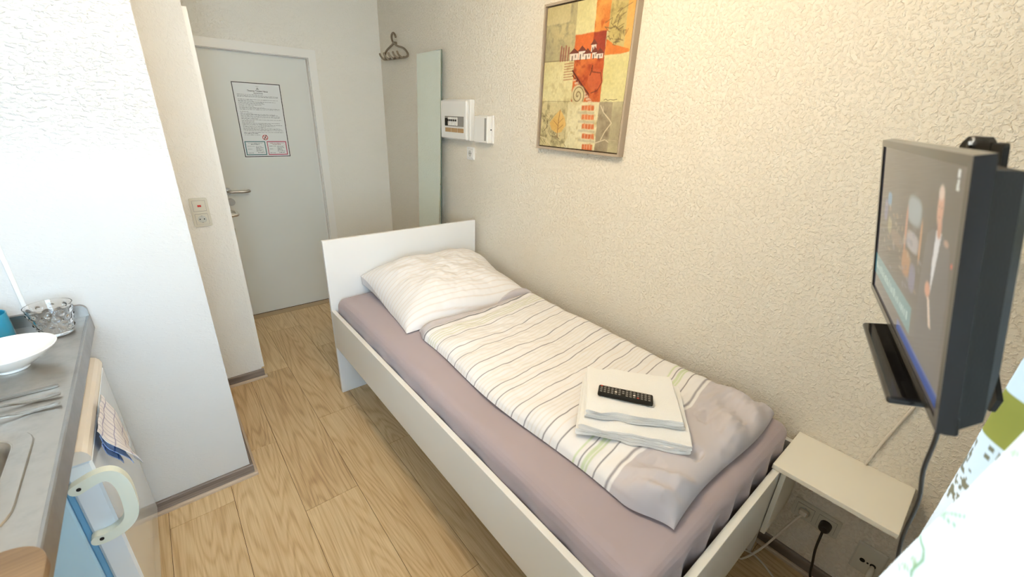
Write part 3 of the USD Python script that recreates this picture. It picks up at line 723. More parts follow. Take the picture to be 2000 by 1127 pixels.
pic.add('canvas', (cv, grid_faces(nu, nv)), m_canvas, smooth=True, color=C.reshape(-1, 3), label='painted canvas with village, stairs, leaf and orange patches')

# ------------------------------------------------------------------ mirror, coat rack, boxes
mr = Thing('mirror', 'tall narrow frameless mirror leaning on the wall beyond the headboard', 'mirror', (-0.05, 2.90, 0))
mx = lambda z, y=2.902: -0.087 + 0.032 * z + 0.058 * (y - 2.902)
my0, my1, mz1 = 2.712, 3.092, 2.03
def slab(y0, y1, z0, z1, xa, xb):
    v = np.array([[mx(z, y) + x, y, z] for x in (xa, xb) for y in (y0, y1) for z in (z0, z1)])
    h = trimesh.convex.convex_hull(v); return h.vertices, h.faces
mr.add('backing', slab(my0 + 0.001, my1 - 0.001, 0.001, mz1 - 0.001, 0.0005, 0.006), m_mirror_edge)
bv = 0.006
v = np.array([[mx(z, y) + x, y, z] for (x, i) in ((0.0, 0), (-0.003, bv)) for y in (my0 + i, my1 - i) for z in (0.0 + i, mz1 - i)])
hh = trimesh.convex.convex_hull(v)
mr.add('glass', (hh.vertices, hh.faces), m_mirror)

def wp(px, py, x):  # a point of the plane parallel to the right wall
    p = ray_plane(px, py, 0, x); return p
def rk(px, py, dx=0.0):
    p = wp(740 + px / 4.023, 50 + py / 4.023, -0.022); return (p[0] + dx, p[1], p[2])
rack = Thing('coat_rack', 'bronze metal coat rack shaped like a clothes hanger, on the wall by the door', 'coat rack', (0, 3.42, 2.02))
rack.add('hook_top', tube(spline([rk(131, 92), rk(122, 66), rk(110, 58), rk(99, 78), rk(101, 105), rk(118, 136)], 30), 0.0075, 10), m_wire, smooth=True)
rack.add('hanger_frame', tube(np.vstack([spline([rk(118, 136), rk(90, 165), rk(62, 195), rk(50, 222), rk(50, 250), rk(58, 266)], 20), np.linspace(rk(66, 268), rk(205, 250), 14), spline([rk(216, 246), rk(228, 226), rk(214, 198), rk(170, 168), rk(118, 136)], 20)]), 0.0075, 10), m_wire, smooth=True)
for hx in (60, 92, 127, 163, 198):
    b = rk(hx, 262 - (hx - 60) * 0.12)
    a = rk(hx - 8, 222 - (hx - 60) * 0.1)
    rack.add('coat_hook', tube(spline([(b[0], b[1], b[2]), (b[0] - 0.028, b[1] - 0.01, b[2] - 0.006), (b[0] - 0.045, b[1] + 0.006, b[2] + 0.016), (b[0] - 0.050, b[1] + 0.01, b[2] + 0.036)], 14), [0.007] * 12 + [0.0075, 0.005], 10), m_wire, smooth=True)
rack.add('wall_fixing', disc((-0.011, *rk(118, 136)[1:]), 0.010, 0.022, 0, 'x'), m_wire)

fb = Thing('fuse_box', 'white household fuse box with a row of breakers, partly behind the mirror', 'fuse box', (0, 2.52, 1.478))
fb.add('base', cbox((-0.034, 2.371, 1.478), (0, 2.70, 1.728), 0.004), m_plastic_w)
fb.add('cover', cbox((-0.058, 2.385, 1.483), (-0.034, 2.698, 1.722), 0.006), m_plastic_w)
fb.add('breaker_window', cbox((-0.0605, 2.412, 1.563), (-0.057, 2.640, 1.625), 0.001), m_grey)
for k in range(5):
    y = 2.585 - k * 0.0235
    br = fb.add('breaker', cbox((-0.066, y - 0.0095, 1.568), (-0.060, y + 0.0095, 1.618), 0.002), m_plastic_w)
    fb.add('toggle', cbox((-0.072, y - 0.006, 1.594), (-0.0655, y + 0.006, 1.606), 0.002), m_hole, parent=br)
fb.add('main_switch', cbox((-0.066, 2.600, 1.566), (-0.060, 2.632, 1.612), 0.002), m_hole)
for k in range(3):
    fb.add('label_strip', cbox((-0.0600, 2.414 + k * 0.076, 1.526), (-0.0575, 2.486 + k * 0.076, 1.552), 0.001), m_tan)
jb = Thing('doorphone_box', 'small white wall box with a dark slot, right of the fuse box', 'wall box', (0, 2.23, 1.47))
jb.add('back_plate', cbox((-0.012, 2.160, 1.476), (0, 2.318, 1.640), 0.003), m_plastic_w)
jb.add('housing', cbox((-0.046, 2.172, 1.478), (-0.0115, 2.316, 1.634), 0.004), m_plastic_w)
jb.add('slot', cbox((-0.0472, 2.186, 1.492), (-0.0455, 2.204, 1.622), 0.0005), m_grey)
jb.add('side_button', disc((-0.020, 2.1715, 1.557), 0.004, 0.003, 0, 'y', 16), m_hole)

def socket(name, label, cen, normal, right, group=None, units=1, sw=False, c=m_plastic_w, plugged=None, vertical=True):
    """A German wall socket plate; units stacked along the plate (the top one may be a switch)."""
    n, r = np.array(normal, float), np.array(right, float); upv = np.array([0, 0, 1.0])
    t = Thing(name, label, 'wall socket', cen)
    step = 0.071
    h2 = 0.0405 + step * (units - 1) / 2
    a, b = (0.0405, h2) if vertical else (h2, 0.0405)
    rr = 0.008
    shape = sbox(-a + rr, -b + rr, a - rr, b - rr).buffer(rr, quad_segs=5)
    def ext(poly, h, off=0.0): return axes(prism(poly, h), r, upv, n, np.array(cen) + n * off)
    t.add('plate', ext(shape, 0.008), c)
    t.add('plate_rim', ext(shape.buffer(-0.004), 0.002, 0.0078), c)
    for k in range(units):
        o = (k - (units - 1) / 2) * step
        ou, ov = (0, -o) if vertical else (o, 0)
        q = sbox(ou - 0.0275, ov - 0.0275, ou + 0.0275, ov + 0.0275)
        t.add('gap_line', ext(q.buffer(0.0012).difference(q), 0.0006, 0.0097), m_grey)
        if sw and k == 0:
            t.add('rocker', ext(q.buffer(-0.001), 0.004, 0.0097), c)
            t.add('indicator_lamp', ext(sbox(ou - 0.008, ov - 0.005, ou + 0.008, ov + 0.005), 0.0015, 0.0134), m_red, label='small red indicator lamp')
            continue
        ring = q.difference(Point(ou, ov).buffer(0.0195, quad_segs=10))
        t.add('socket_face', ext(ring, 0.004, 0.0097), c)
        t.add('socket_well', ext(Point(ou, ov).buffer(0.0196, quad_segs=10), 0.0006, 0.0097), mat_well)
        t.add('pin_hole', ext(Point(ou - 0.0095, ov).buffer(0.0030, quad_segs=4), 0.0006, 0.0102), m_hole)
        t.add('pin_hole', ext(Point(ou + 0.0095, ov).buffer(0.0030, quad_segs=4), 0.0006, 0.0102), m_hole)
        for s in (-1, 1):
            t.add('earth_clip', ext(sbox(ou - 0.003, ov + s * 0.0178 - 0.002, ou + 0.003, ov + s * 0.0178 + 0.002), 0.003, 0.0098), m_metal)
    return t
mat_well = mat('socket_well', (0.55, 0.56, 0.52), 0.5)
socket('wall_socket', 'small white wall socket under the fuse box', (0, 2.41, 1.40), (-1, 0, 0), (0, -1, 0))
socket('switch_and_socket', 'cream light switch with red lamp above a socket, on the narrow wall', (-1.511, QY, 1.094), (0, -1, 0), (1, 0, 0), units=2, sw=True, c=m_plastic_c)
socket('wall_socket', 'double wall socket low on the wall under the shelf', (0, 0.0985, 0.272), (-1, 0, 0), (0, -1, 0), units=2, c=m_plastic_c, vertical=False)
at_ = Thing('aerial_socket', 'cream aerial wall socket with a coaxial plug, low under the near end of the shelf', 'aerial socket', (0, -0.075, 0.17))
at_.add('plate', cbox((-0.012, -0.118, 0.165), (0, -0.034, 0.290), 0.004), m_plastic_c)
at_.add('port', disc((-0.0125, -0.062, 0.222), 0.0075, 0.003, 0, 'x', 20), m_hole)
at_.add('screw', disc((-0.0125, -0.077, 0.222), 0.003, 0.003, 0, 'x', 12), m_hole)
at_.add('port', disc((-0.0125, -0.092, 0.222), 0.0085, 0.003, 0, 'x', 20), m_hole)
cx_ = Thing('coaxial_cable', 'cream coaxial plug and cable hanging from the aerial socket', 'cable', (-0.03, -0.092, 0.05))
cx_.add('plug', tube([(-0.012, -0.092, 0.218), (-0.03, -0.092, 0.217), (-0.045, -0.092, 0.205), (-0.048, -0.092, 0.185)], [0.006, 0.009, 0.009, 0.007], 12), m_cablew, smooth=40)
cx_.add('cord', tube(spline([(-0.048, -0.092, 0.186), (-0.048, -0.093, 0.12), (-0.044, -0.10, 0.03), (-0.04, -0.14, 0.006), (-0.04, -0.25, 0.005)], 30), 0.0035, 8), m_cablew, smooth=True)

# ------------------------------------------------------------------ notice on the door
nx0, nx1, nz0, nz1 = -1.104, -0.792, 1.277, 1.790
nt = Thing('door_notice', 'printed house rules notice with black border taped to the entrance door', 'notice', ((nx0 + nx1) / 2, yl, nz0))
w_, h_ = nx1 - nx0, nz1 - nz0
nu, nv = 200, 330
U, V = np.meshgrid(np.linspace(0, w_, nu), np.linspace(0, h_, nv), indexing='ij')   # V from the top
C = np.tile(lin(226, 228, 228), (*U.shape, 1))
def ink(u0, v0, u1, v1, c, a=1.0):
    s = ((U >= u0) & (U <= u1) & (V >= v0) & (V <= v1)) * a
    C[:] = C + (lin(c) - C) * s[..., None]
def border(u0, v0, u1, v1, t, c):
    ink(u0, v0, u1, v0 + t, c); ink(u0, v1 - t, u1, v1, c); ink(u0, v0, u0 + t, v1, c); ink(u1 - t, v0, u1, v1, c)
border(0, 0, w_, h_, 0.0048, (60, 60, 58))
r = np.random.default_rng(5)
def textline(v0, u0, u1, hh=0.0032, c=(120, 122, 122)):
    x = u0
    while x < u1:
        l = r.uniform(0.006, 0.022); ink(x, v0, min(x + l, u1), v0 + hh, c, r.uniform(0.55, 0.95)); x += l + 0.003
rows = [(0.079, 0.62), (0.086, 0.98), (0.093, 0.98), (0.112, 0.98), (0.119, 0.35), (0.126, 0.9), (0.133, 0.6), (0.140, 0.62), (0.148, 0.55), (0.156, 0.35), (0.164, 0.6), (0.171, 0.98), (0.179, 0.98),
        (0.192, 0.2), (0.204, 0.3), (0.211, 0.84), (0.218, 0.9), (0.226, 0.95), (0.233, 0.95), (0.241, 0.4), (0.249, 0.98), (0.256, 0.3), (0.264, 0.3), (0.272, 0.92), (0.279, 0.7), (0.286, 0.98), (0.294, 0.8), (0.301, 0.55), (0.309, 0.9), (0.316, 0.96), (0.323, 0.98),
        (0.336, 0.98), (0.343, 0.35), (0.354, 0.38)]
for v0, e in rows: textline(v0, 0.022, 0.022 + (w_ - 0.042) * e)
border(0.014, 0.400, 0.150, 0.500, 0.006, (74, 122, 122)); border(0.160, 0.400, 0.296, 0.500, 0.006, (178, 74, 96))
for (a, c) in ((0.014, (70, 90, 96)), (0.160, (150, 60, 80))):
    textline(0.412, a + 0.022, a + 0.116, 0.004, c); textline(0.421, a + 0.038, a + 0.095, 0.004, c)
    for k in range(6): textline(0.432 + k * 0.0065, a + 0.068, a + 0.10 + 0.022 * r.random(), 0.003, (110, 112, 118))
    textline(0.434, a + 0.014, a + 0.060, 0.003, (110, 112, 118)); textline(0.455, a + 0.014, a + 0.042, 0.003, (110, 112, 118)); textline(0.482, a + 0.014, a + 0.05, 0.003, (90, 92, 98)); textline(0.480, a + 0.076, a + 0.118, 0.004, (90, 92, 98)); textline(0.470, a + 0.066, a + 0.118, 0.003, (110, 112, 118))
# no smoking sign
R = np.hypot(U - 0.156, V - 0.373); s = ((R < 0.019) & (R > 0.0145)); C[s] = lin(186, 60, 56)
s = (np.abs((U - 0.156) - (V - 0.373)) < 0.003) & (R < 0.016); C[s] = lin(186, 60, 56)
s = (np.abs((U - 0.156) + 0.6 * (V - 0.373)) < 0.003) & (np.abs(U - 0.156) < 0.010); C[s] = lin(90, 50, 48)
# emblem over the title
ink(0.150, 0.022, 0.168, 0.0245, (120, 120, 118)); 
for k in range(6): ink(0.159 - 0.0015 - k * 0.0016, 0.030 + k * 0.0024, 0.159 + 0.0015 + k * 0.0016, 0.032 + k * 0.0024, (130, 130, 128), 0.8)
pv = np.stack([nx0 + U, np.full_like(U, yl - 0.0012), nz1 - V], -1).reshape(-1, 3)
nt.add('sheet', (pv, grid_faces(nu, nv, True)), m_paper, color=C.reshape(-1, 3))
nt.add('sheet_back', plain((nx0, yl - 0.0009, nz0), (nx1, yl, nz1)), m_plastic_w)
def lettering(th, text, hgt, u_c, v_c, bold):
    tm = meshkit.text_mesh(text, hgt, 0.0004, bold); b = tm.bounds
    th.add('lettering', axes((tm.vertices - [(b[0][0] + b[1][0]) / 2, b[0][1], 0], tm.faces), (1, 0, 0), (0, 0, 1), (0, -1, 0), (nx0 + u_c, yl - 0.0013, nz1 - v_c)), m_ink)
lettering(nt, 'Thermo Timber Haus', 0.0098, 0.157, 0.0595, True)
lettering(nt, 'Hausordnung', 0.0068, 0.159, 0.0735, True)

# ------------------------------------------------------------------ kitchen worktop
XC, ZK = -1.936, 0.943
wt = Thing('sink_worktop', 'stainless steel kitchen worktop with an inset sink', 'worktop', (-2.24, 0.85, 0.885))
def man(mesh):
    v, f = arr(mesh); return m3.Manifold(m3.Mesh(np.ascontiguousarray(v, np.float32), np.ascontiguousarray(f, np.uint32)))
sx0, sx1, sy0, sy1 = -2.42, -2.018, 0.93, 1.235
hole = sbox(sx0 + 0.05, sy0 + 0.05, sx1 - 0.05, sy1 - 0.05).buffer(0.05, quad_segs=10)
slab_ = sbox(X0 + 0.005, -0.25, XC, PY - 0.002).difference(hole)
sl = prism(slab_, 0.002); sl = (sl[0] + [0, 0, ZK - 0.002], sl[1])
wt.add('surface', sl, m_steel, label='brushed steel top')
wt.add('front_edge', axes(prism(Polygon([(0, 0), (0, -0.052), (-0.012, -0.052), (-0.012, -0.003), (-0.008, 0.0012), (-0.003, 0.0018)]), PY - 0.004 + 0.25), (1, 0, 0), (0, 0, 1), (0, 1, 0), (XC + 0.001, -0.25, ZK)), m_steel_dark)
lipp = sbox(-2.50, 0, XC, 0.042).difference(sbox(XC - 0.02, 0.022, XC + 0.1, 0.1)).union(Point(XC - 0.02, 0.022).buffer(0.02, quad_segs=8))
wt.add('upstand', axes(prism(lipp, 0.014), (1, 0, 0), (0, 0, 1), (0, -1, 0), (0, PY - 0.001, ZK - 0.0005)), m_steel_dark)
rim = hole.buffer(0.034, quad_segs=10)
rings = [(rim, 0.0005), (rim.buffer(-0.002), 0.0035), (rim.buffer(-0.010), 0.0045), (hole.buffer(0.004), 0.002), (hole, -0.002), (hole.buffer(-0.010), -0.03), (hole.buffer(-0.018), -0.13), (hole.buffer(-0.04), -0.15), (hole.buffer(-0.10), -0.155)]
def loft(polys, n=96):
    vs = []
    for p, z in polys:
        L_ = p.exterior; c = np.array(p.centroid.coords[0]); a0 = np.linspace(0, 2 * np.pi, n, endpoint=False)
        out = []
        for a in a0:
            ln = LineString([c, c + 2 * np.array([math.cos(a), math.sin(a)])]); q_ = ln.intersection(L_)
            out.append([q_.x, q_.y, z] if q_.geom_type == 'Point' else [*c, z])
        vs.append(out)
    v = np.array(vs).reshape(-1, 3); f = []
    for i in range(len(polys) - 1):
        for j in range(n):
            a, b = i * n + j, i * n + (j + 1) % n; f += [[a, b, b + n], [a, b + n, a + n]]
    c = v[-n:].mean(0); v = np.vstack([v, c]); k = (len(polys) - 1) * n
    f += [[k + j, k + (j + 1) % n, len(v) - 1] for j in range(n)]
    return v + [0, 0, ZK], np.array(f)
wt.add('sink_bowl', loft(rings), m_steel, smooth=40, label='sunken sink basin with a raised rim')
wt.add('drain', disc((-2.22, 1.08, ZK - 0.1535), 0.03, 0.003, 2, 'z'), m_steel_dark)
kb = Thing('sink_cabinet', 'white base cabinet under the sink worktop', 'cabinet', (-2.40, 0.45, 0))
kb.add('body', cbox((X0 + 0.005, -0.24, 0.0), (-2.20, 1.10, ZK - 0.16 - 0.003), 0.002), m_white)
kb.add('door', cbox((-2.20, -0.235, 0.1), (-2.182, 0.425, ZK - 0.17), 0.002), m_white)
kb.add('door', cbox((-2.20, 0.431, 0.1), (-2.182, 1.095, ZK - 0.17), 0.002), m_white)
for y0 in (-0.24, 1.085):
    kb.add('support_panel', cbox((X0 + 0.005, y0, ZK - 0.165), (-2.45, y0 + 0.015, ZK - 0.0525 + 0.05), 0.001), m_white)

# cutting board
bd = sbox(-2.28, 0.40, -1.920, 0.846).buffer(-0.06).buffer(0.06, quad_segs=12)
bm = prism(bd, 0.018)
single('cutting_board', (bm[0] + [0, 0, ZK + 0.0035], bm[1]), m_board, 'brown wooden cutting board at the near end of the worktop', 'cutting board')

# tumbler
gc = np.array([-2.000, 1.800, ZK + 0.0008])
outer = [(0, 0), (0.034, 0), (0.0365, 0.004), (0.041, 0.03), (0.0465, 0.060), (0.0525, 0.090), (0.0545, 0.0965)]
inner = [(0.0525, 0.0965), (0.050, 0.088), (0.044, 0.060), (0.0385, 0.032), (0.034, 0.012), (0.030, 0.009), (0, 0.009)]
def dense(p, n):
    p = np.array(p); t = np.r_[0, np.cumsum(np.linalg.norm(np.diff(p, axis=0), axis=1))]; s = np.linspace(0, t[-1], n)
    return np.stack([np.interp(s, t, p[:, 0]), np.interp(s, t, p[:, 1])], 1)
gv, gf = lathe(np.vstack([dense(outer, 70), inner]), 120)
rad = np.hypot(gv[:, 0], gv[:, 1]); ang_ = np.arctan2(gv[:, 1], gv[:, 0])
isout = np.zeros(len(gv), bool)
zr = np.interp(gv[:, 2], [p[1] for p in outer[1:]], [p[0] for p in outer[1:]])
isout = (np.abs(rad - zr) < 0.0012) & (gv[:, 2] > 0.008)
dimple = 0
for row in range(4):
    z0 = 0.022 + row * 0.018
    for k in range(10):
        a0 = (k + 0.5 * (row % 2)) * 2 * np.pi / 10
        da = (ang_ - a0 + np.pi) % (2 * np.pi) - np.pi
        dd = np.hypot(da * rad, gv[:, 2] - z0) / 0.0075
        dimple = np.maximum(dimple, np.exp(-dd ** 2 * 1.6))
sc_ = np.where(isout, 1 + 0.0042 * dimple / np.maximum(rad, 0.01), 1)
gv[:, 0] *= sc_; gv[:, 1] *= sc_
single('drinking_glass', (gv + gc, gf), m_glass, 'clear dimpled drinking glass on the steel worktop', 'glass', base=gc, smooth=35)

# mug
mc = np.array([-2.128, 1.812, ZK + 0.0008])
mug = Thing('mug', 'turquoise ceramic mug at the back of the worktop', 'mug', mc)
mug.add('body', lathe([(0, 0), (0.034, 0), (0.038, 0.004), (0.0405, 0.02), (0.0405, 0.090), (0.0395, 0.0925), (0.0375, 0.0915), (0.0370, 0.088), (0.0365, 0.012), (0.030, 0.007), (0, 0.006)], 56, mc), m_mug, smooth=40)
mug.add('handle', tube(spline([mc + [-0.039, -0.006, 0.076], mc + [-0.060, -0.012, 0.078], mc + [-0.070, -0.014, 0.055], mc + [-0.062, -0.012, 0.030], mc + [-0.039, -0.006, 0.022]], 24), 0.0055, 10), m_mug, smooth=True)

# bowl
bc = np.array([-2.070, 1.600, ZK + 0.0008])
bp = [(0, 0.003), (0.028, 0.003), (0.029, 0), (0.033, 0), (0.034, 0.006), (0.052, 0.017), (0.080, 0.038), (0.098, 0.056), (0.0985, 0.058), (0.096, 0.0585), (0.076, 0.042), (0.048, 0.022), (0.024, 0.011), (0, 0.010)]
bw = Thing('bowl', 'white porcelain bowl on the steel worktop', 'bowl', bc)
bv_, bf_ = lathe(bp, 72)
bw.add('body', (bv_ + bc, bf_), m_china, smooth=40)

# cutlery lying across the worktop, handles towards the front edge
def cutlery(name, label, cat, y, x1, kind, ang):
    base = np.array([x1 - 0.1, y, ZK + 0.0008])
    a = math.radians(ang); R_ = np.array([[math.cos(a), -math.sin(a), 0], [math.sin(a), math.cos(a), 0], [0, 0, 1]])
    t = Thing(name, label, cat, base, rot=R_)
    hnd = [(0.000, 0.0032), (0.02, 0.0026), (0.05, 0.0030), (0.08, 0.0048), (0.097, 0.0056), (0.1, 0.0038)]
    if kind == 'knife': hnd = [(0.0, 0.0036), (0.03, 0.0038), (0.07, 0.0042), (0.095, 0.0044), (0.1, 0.003)]
    poly = Polygon([(x, w) for x, w in hnd] + [(x, -w) for x, w in hnd[::-1]]).buffer(0.0008, quad_segs=3)
    hm = prism(poly, 0.0032 if kind != 'knife' else 0.005)
    v = hm[0].copy()
    if kind != 'knife': v[:, 2] += 0.010 * ss(0.05, 0.1, v[:, 0]) * 0.5 + 0.008 * ss(0.05, 0.0, v[:, 0])
    t.add('handle', (v, hm[1]), m_cutlery, local=True)
    if kind == 'knife':
        bl = Polygon([(0.002, 0.005), (-0.09, 0.009), (-0.108, 0.004), (-0.112, -0.004), (-0.1, -0.007), (0.002, -0.006)])
        b_ = prism(bl, 0.0016); t.add('blade', (b_[0] + [0, 0, 0.0012], b_[1]), m_cutlery, local=True)
    elif kind == 'fork':
        hd = Polygon([(0.002, 0.0042), (-0.03, 0.011), (-0.05, 0.012), (-0.05, -0.012), (-0.03, -0.011), (0.002, -0.0042)])
        for k in range(4):
            y0 = -0.0108 + k * 0.0064; hd = hd.union(sbox(-0.092, y0, -0.049, y0 + 0.0024))
        h_m = trimesh.creation.extrude_polygon(hd, 0.0018, engine='earcut')
        h_m = trimesh.Trimesh(*trimesh.remesh.subdivide_to_size(h_m.vertices, h_m.faces, 0.008))
        v = h_m.vertices.copy(); v[:, 2] += 0.008 * np.cos(np.clip(v[:, 0] / -0.06, 0, 2.2) * np.pi * 0.5) ** 2 + 0.001
        t.add('tines', (v, h_m.faces), m_cutlery, local=True, smooth=30)
    else:
        u_, v_ = np.meshgrid(np.linspace(0, 2 * np.pi, 28, endpoint=False), np.linspace(0.02, 1, 8), indexing='ij')
        X_ = -0.032 + 0.033 * v_ * np.cos(u_); Y_ = 0.020 * v_ * np.sin(u_); Z_ = 0.001 + 0.009 * v_ ** 2
        vv = np.concatenate([np.stack([X_, Y_, Z_], -1).reshape(-1, 3), np.stack([X_, Y_, Z_ + 0.0016], -1).reshape(-1, 3)])
        f = []; n_ = 8
        for i in range(28):
            for j in range(7):
                a_, b_ = i * n_ + j, ((i + 1) % 28) * n_ + j
                f += [[a_, a_ + 1, b_ + 1], [a_, b_ + 1, b_]]
                f += [[a_ + 224, b_ + 225, a_ + 225], [a_ + 224, b_ + 224, b_ + 225]]
            f += [[i * n_ + 7, ((i + 1) % 28) * n_ + 7, ((i + 1) % 28) * n_ + 231], [i * n_ + 7, ((i + 1) % 28) * n_ + 231, i * n_ + 231]]
        t.add('spoon_bowl', (vv, np.array(f)), m_cutlery, local=True, smooth=40)
cutlery('table_knife', 'steel table knife on the worktop, nearest the bowl', 'knife', 1.424, -1.968, 'knife', 0)
cutlery('table_fork', 'steel fork lying between the knife and the spoon', 'fork', 1.372, -1.958, 'fork', -3)
cutlery('table_spoon', 'steel spoon on the worktop, nearest the sink', 'spoon', 1.318, -1.955, 'spoon', 2)

# ------------------------------------------------------------------ fridge under the worktop
FX, FY0, FY1, FZ = -1.9505, 1.342, 1.905, 0.79
fg = Thing('fridge', 'small white fridge with glossy door under the steel worktop', 'fridge', (-2.25, 1.62, 0))
fg.add('body', cbox((-2.53, FY0 + 0.002, 0.012), (-2.022, FY1 - 0.002, 0.765), 0.004), m_fridge_side)
fg.add('top', rbox((-2.53, FY0 - 0.004, 0.765), (-2.024, FY1, 0.79), 0.006, 12), m_fridge_top, smooth=40)
fg.add('gasket', cbox((-2.022, FY0 + 0.008, 0.07), (-2.007, FY1 - 0.008, 0.752), 0.003), m_gasket, label='blue-grey door seal')
door = fg.add('door', cbox((-2.007, FY0, 0.045), (FX, FY1, 0.748), 0.006), m_fridge)
fg.add('door_cap', axes(prism(Polygon([(-2.010, 0.749), (FX, 0.749), (FX + 0.002, 0.760), (FX - 0.002, 0.774), (FX - 0.010, 0.784), (FX - 0.020, 0.788), (-2.010, 0.788)]), FY1 - FY0 + 0.002), (1, 0, 0), (0, 0, 1), (0, 1, 0), (0, FY0 - 0.001, 0)), m_fridge_top, parent=door, label='cream cap along the top of the door')
fg.add('plinth', cbox((-2.5, FY0 + 0.01, 0.0), (-2.03, FY1 - 0.01, 0.040), 0.002), m_fridge_side)
ho = LineString(spline([(-1.993, 0.688), (-1.962, 0.700), (-1.930, 0.700), (-1.915, 0.676), (-1.909, 0.630), (-1.911, 0.580), (-1.925, 0.530), (-1.950, 0.510), (-1.995, 0.505)], 60)).buffer(0.0155, quad_segs=10)
ho = ho.buffer(-0.004).buffer(0.004)
hnd_ = prism(ho, 0.024)
hn = fg.add('handle', axes(hnd_, (1, 0, 0), (0, 0, 1), (0, -1, 0), (0, FY0 - 0.0005, 0)), m_handle, parent=door, smooth=25, label='cream bow handle screwed to the side of the door')
for zz in (0.690, 0.507):
    fg.add('handle_screw', disc((-1.988, FY0 - 0.0255, zz), 0.0048, 0.002, 1, 'y', 16), m_hole, parent=door)

# check tea towel hung over the top edge of the fridge door
ty0, ty1 = 1.420, 1.625
layers = []
prof_ = np.array([(-1.990, 0.789), (-1.968, 0.7905), (-1.950, 0.782), (-1.944, 0.765), (-1.9425, 0.74), (-1.941, 0.71), (-1.939, 0.675), (-1.937, 0.64), (-1.936, 0.60)])
tt = Thing('tea_towel', 'white tea towel with blue checks hung on the fridge door', 'tea towel', (-1.94, 1.55, 0.60))
from scipy.interpolate import CubicSpline
for k in range(3):
    n_s, n_y = 60, 60
    pts_ = CubicSpline(np.arange(len(prof_)), prof_)(np.linspace(2.2 + 1.4 * k, len(prof_) - 1.6, n_s))
    S_, Y_ = np.meshgrid(np.linspace(0, 1, n_s), np.linspace(0, 1, n_y), indexing='ij')
    drop = 0.035 * k
    flare = (1 - Y_) ** 2 * ss(0.35, 1.0, S_)
    Xx = pts_[:, :1] + 0.004 + 0.005 * (2 - k) + (0.005 * (2 - k)) * ss(0.2, 0.6, S_) + flare * (0.022 + 0.010 * (2 - k)) + 0.0012 * np.sin(Y_ * 16)
    if k: Xx = Xx - 0.0
    Zz = pts_[:, 1:2] + 0.0015 * (2 - k) - 0.03 * Y_ * ss(0.5, 1, S_) * (1 if k == 0 else 0.4) + drop * 0.3
    Yy = ty0 + (ty1 - ty0) * Y_ + 0.004 * k
    arc = np.r_[0, np.cumsum(np.linalg.norm(np.diff(pts_, axis=0), axis=1))][:, None] + 0 * Y_
    base_c = lin(236, 232, 234) if k == 0 else lin(176, 200, 236)
    colr = np.tile(base_c * 0.92, (n_s, n_y, 1))
    line_c = lin(150, 146, 176) if k == 0 else lin(90, 122, 196)
    gx = np.abs(((Yy - ty0) % 0.022) - 0.011) < 0.0018
    gy = np.abs((arc % 0.045) - 0.020) < 0.0020
    colr[gx] = colr[gx] * 0.5 + line_c * 0.5; colr[gy] = line_c
    vv = np.stack([Xx + 0 * Y_, Yy + 0 * S_, Zz + 0 * Y_], -1).reshape(-1, 3)
    nrm = np.array([0.0016, 0, 0.0])
    both = np.vstack([vv, vv - nrm - [0, 0, 0.0012]])
    fcs = np.vstack([grid_faces(n_s, n_y), grid_faces(n_s, n_y, True) + n_s * n_y])
    # edge strips
    i = np.arange(n_s * n_y).reshape(n_s, n_y)
    for e in (i[0], i[-1], i[:, 0], i[:, -1]):
        fcs = np.vstack([fcs, np.stack([e[:-1], e[1:], e[1:] + n_s * n_y], 1), np.stack([e[:-1], e[1:] + n_s * n_y, e[:-1] + n_s * n_y], 1)])
    tt.add('cloth_layer', (both, fcs), m_check, smooth=True, color=np.vstack([colr.reshape(-1, 3), np.tile(lin(226, 228, 236) if k == 0 else lin(120, 150, 214), (n_s * n_y, 1))]))

# ------------------------------------------------------------------ shelf at the foot of the bed
sh = Thing('bedside_shelf', 'narrow cream board shelf on the wall at the foot of the bed', 'shelf', (-0.122, 0.08, 0.26))
sh.add('board', cbox((-0.262, -0.094, 0.5668), (-0.001, 0.2375, 0.5845), 0.0012), m_shelf)
sh.add('board_end', cbox((-0.244, 0.2085, 0.5672), (-0.001, 0.268, 0.5682), 0.0005), m_shelf) if False else None
sh.add('end_panel', cbox((-0.242, 0.194, 0.272), (-0.001, 0.2095, 0.5666), 0.0012), m_shelf)

# cables
sc = Thing('power_plug_cable', 'black round plug with cord in the double socket under the shelf', 'plug and cable', (-0.03, 0.065, 0.02))
sc.add('plug', lathe([(0, 0), (0.0185, 0), (0.0190, 0.010), (0.018, 0.030), (0.012, 0.036), (0, 0.036)], 28) if False else axes(lathe([(0, 0), (0.0185, 0), (0.0190, 0.012), (0.0175, 0.030), (0.012, 0.036), (0, 0.036)], 28), (0, 1, 0), (0, 0, 1), (-1, 0, 0), (-0.0105, 0.063, 0.272)), m_rubber, smooth=40)
sc.add('cord', tube(spline([(-0.040, 0.063, 0.262), (-0.052, 0.062, 0.235), (-0.056, 0.060, 0.18), (-0.055, 0.050, 0.10), (-0.050, 0.035, 0.03), (-0.05, 0.01, 0.005), (-0.05, -0.08, 0.004), (-0.06, -0.2, 0.004)], 50), 0.0042, 8), m_rubber, smooth=True)
wc = Thing('extension_lead', 'thin white cable running from the double socket down under the bed', 'cable', (-0.08, 0.17, 0.0))
wc.add('flat_plug', cbox((-0.034, 0.120, 0.262), (-0.0105, 0.150, 0.284), 0.004), m_cablew)
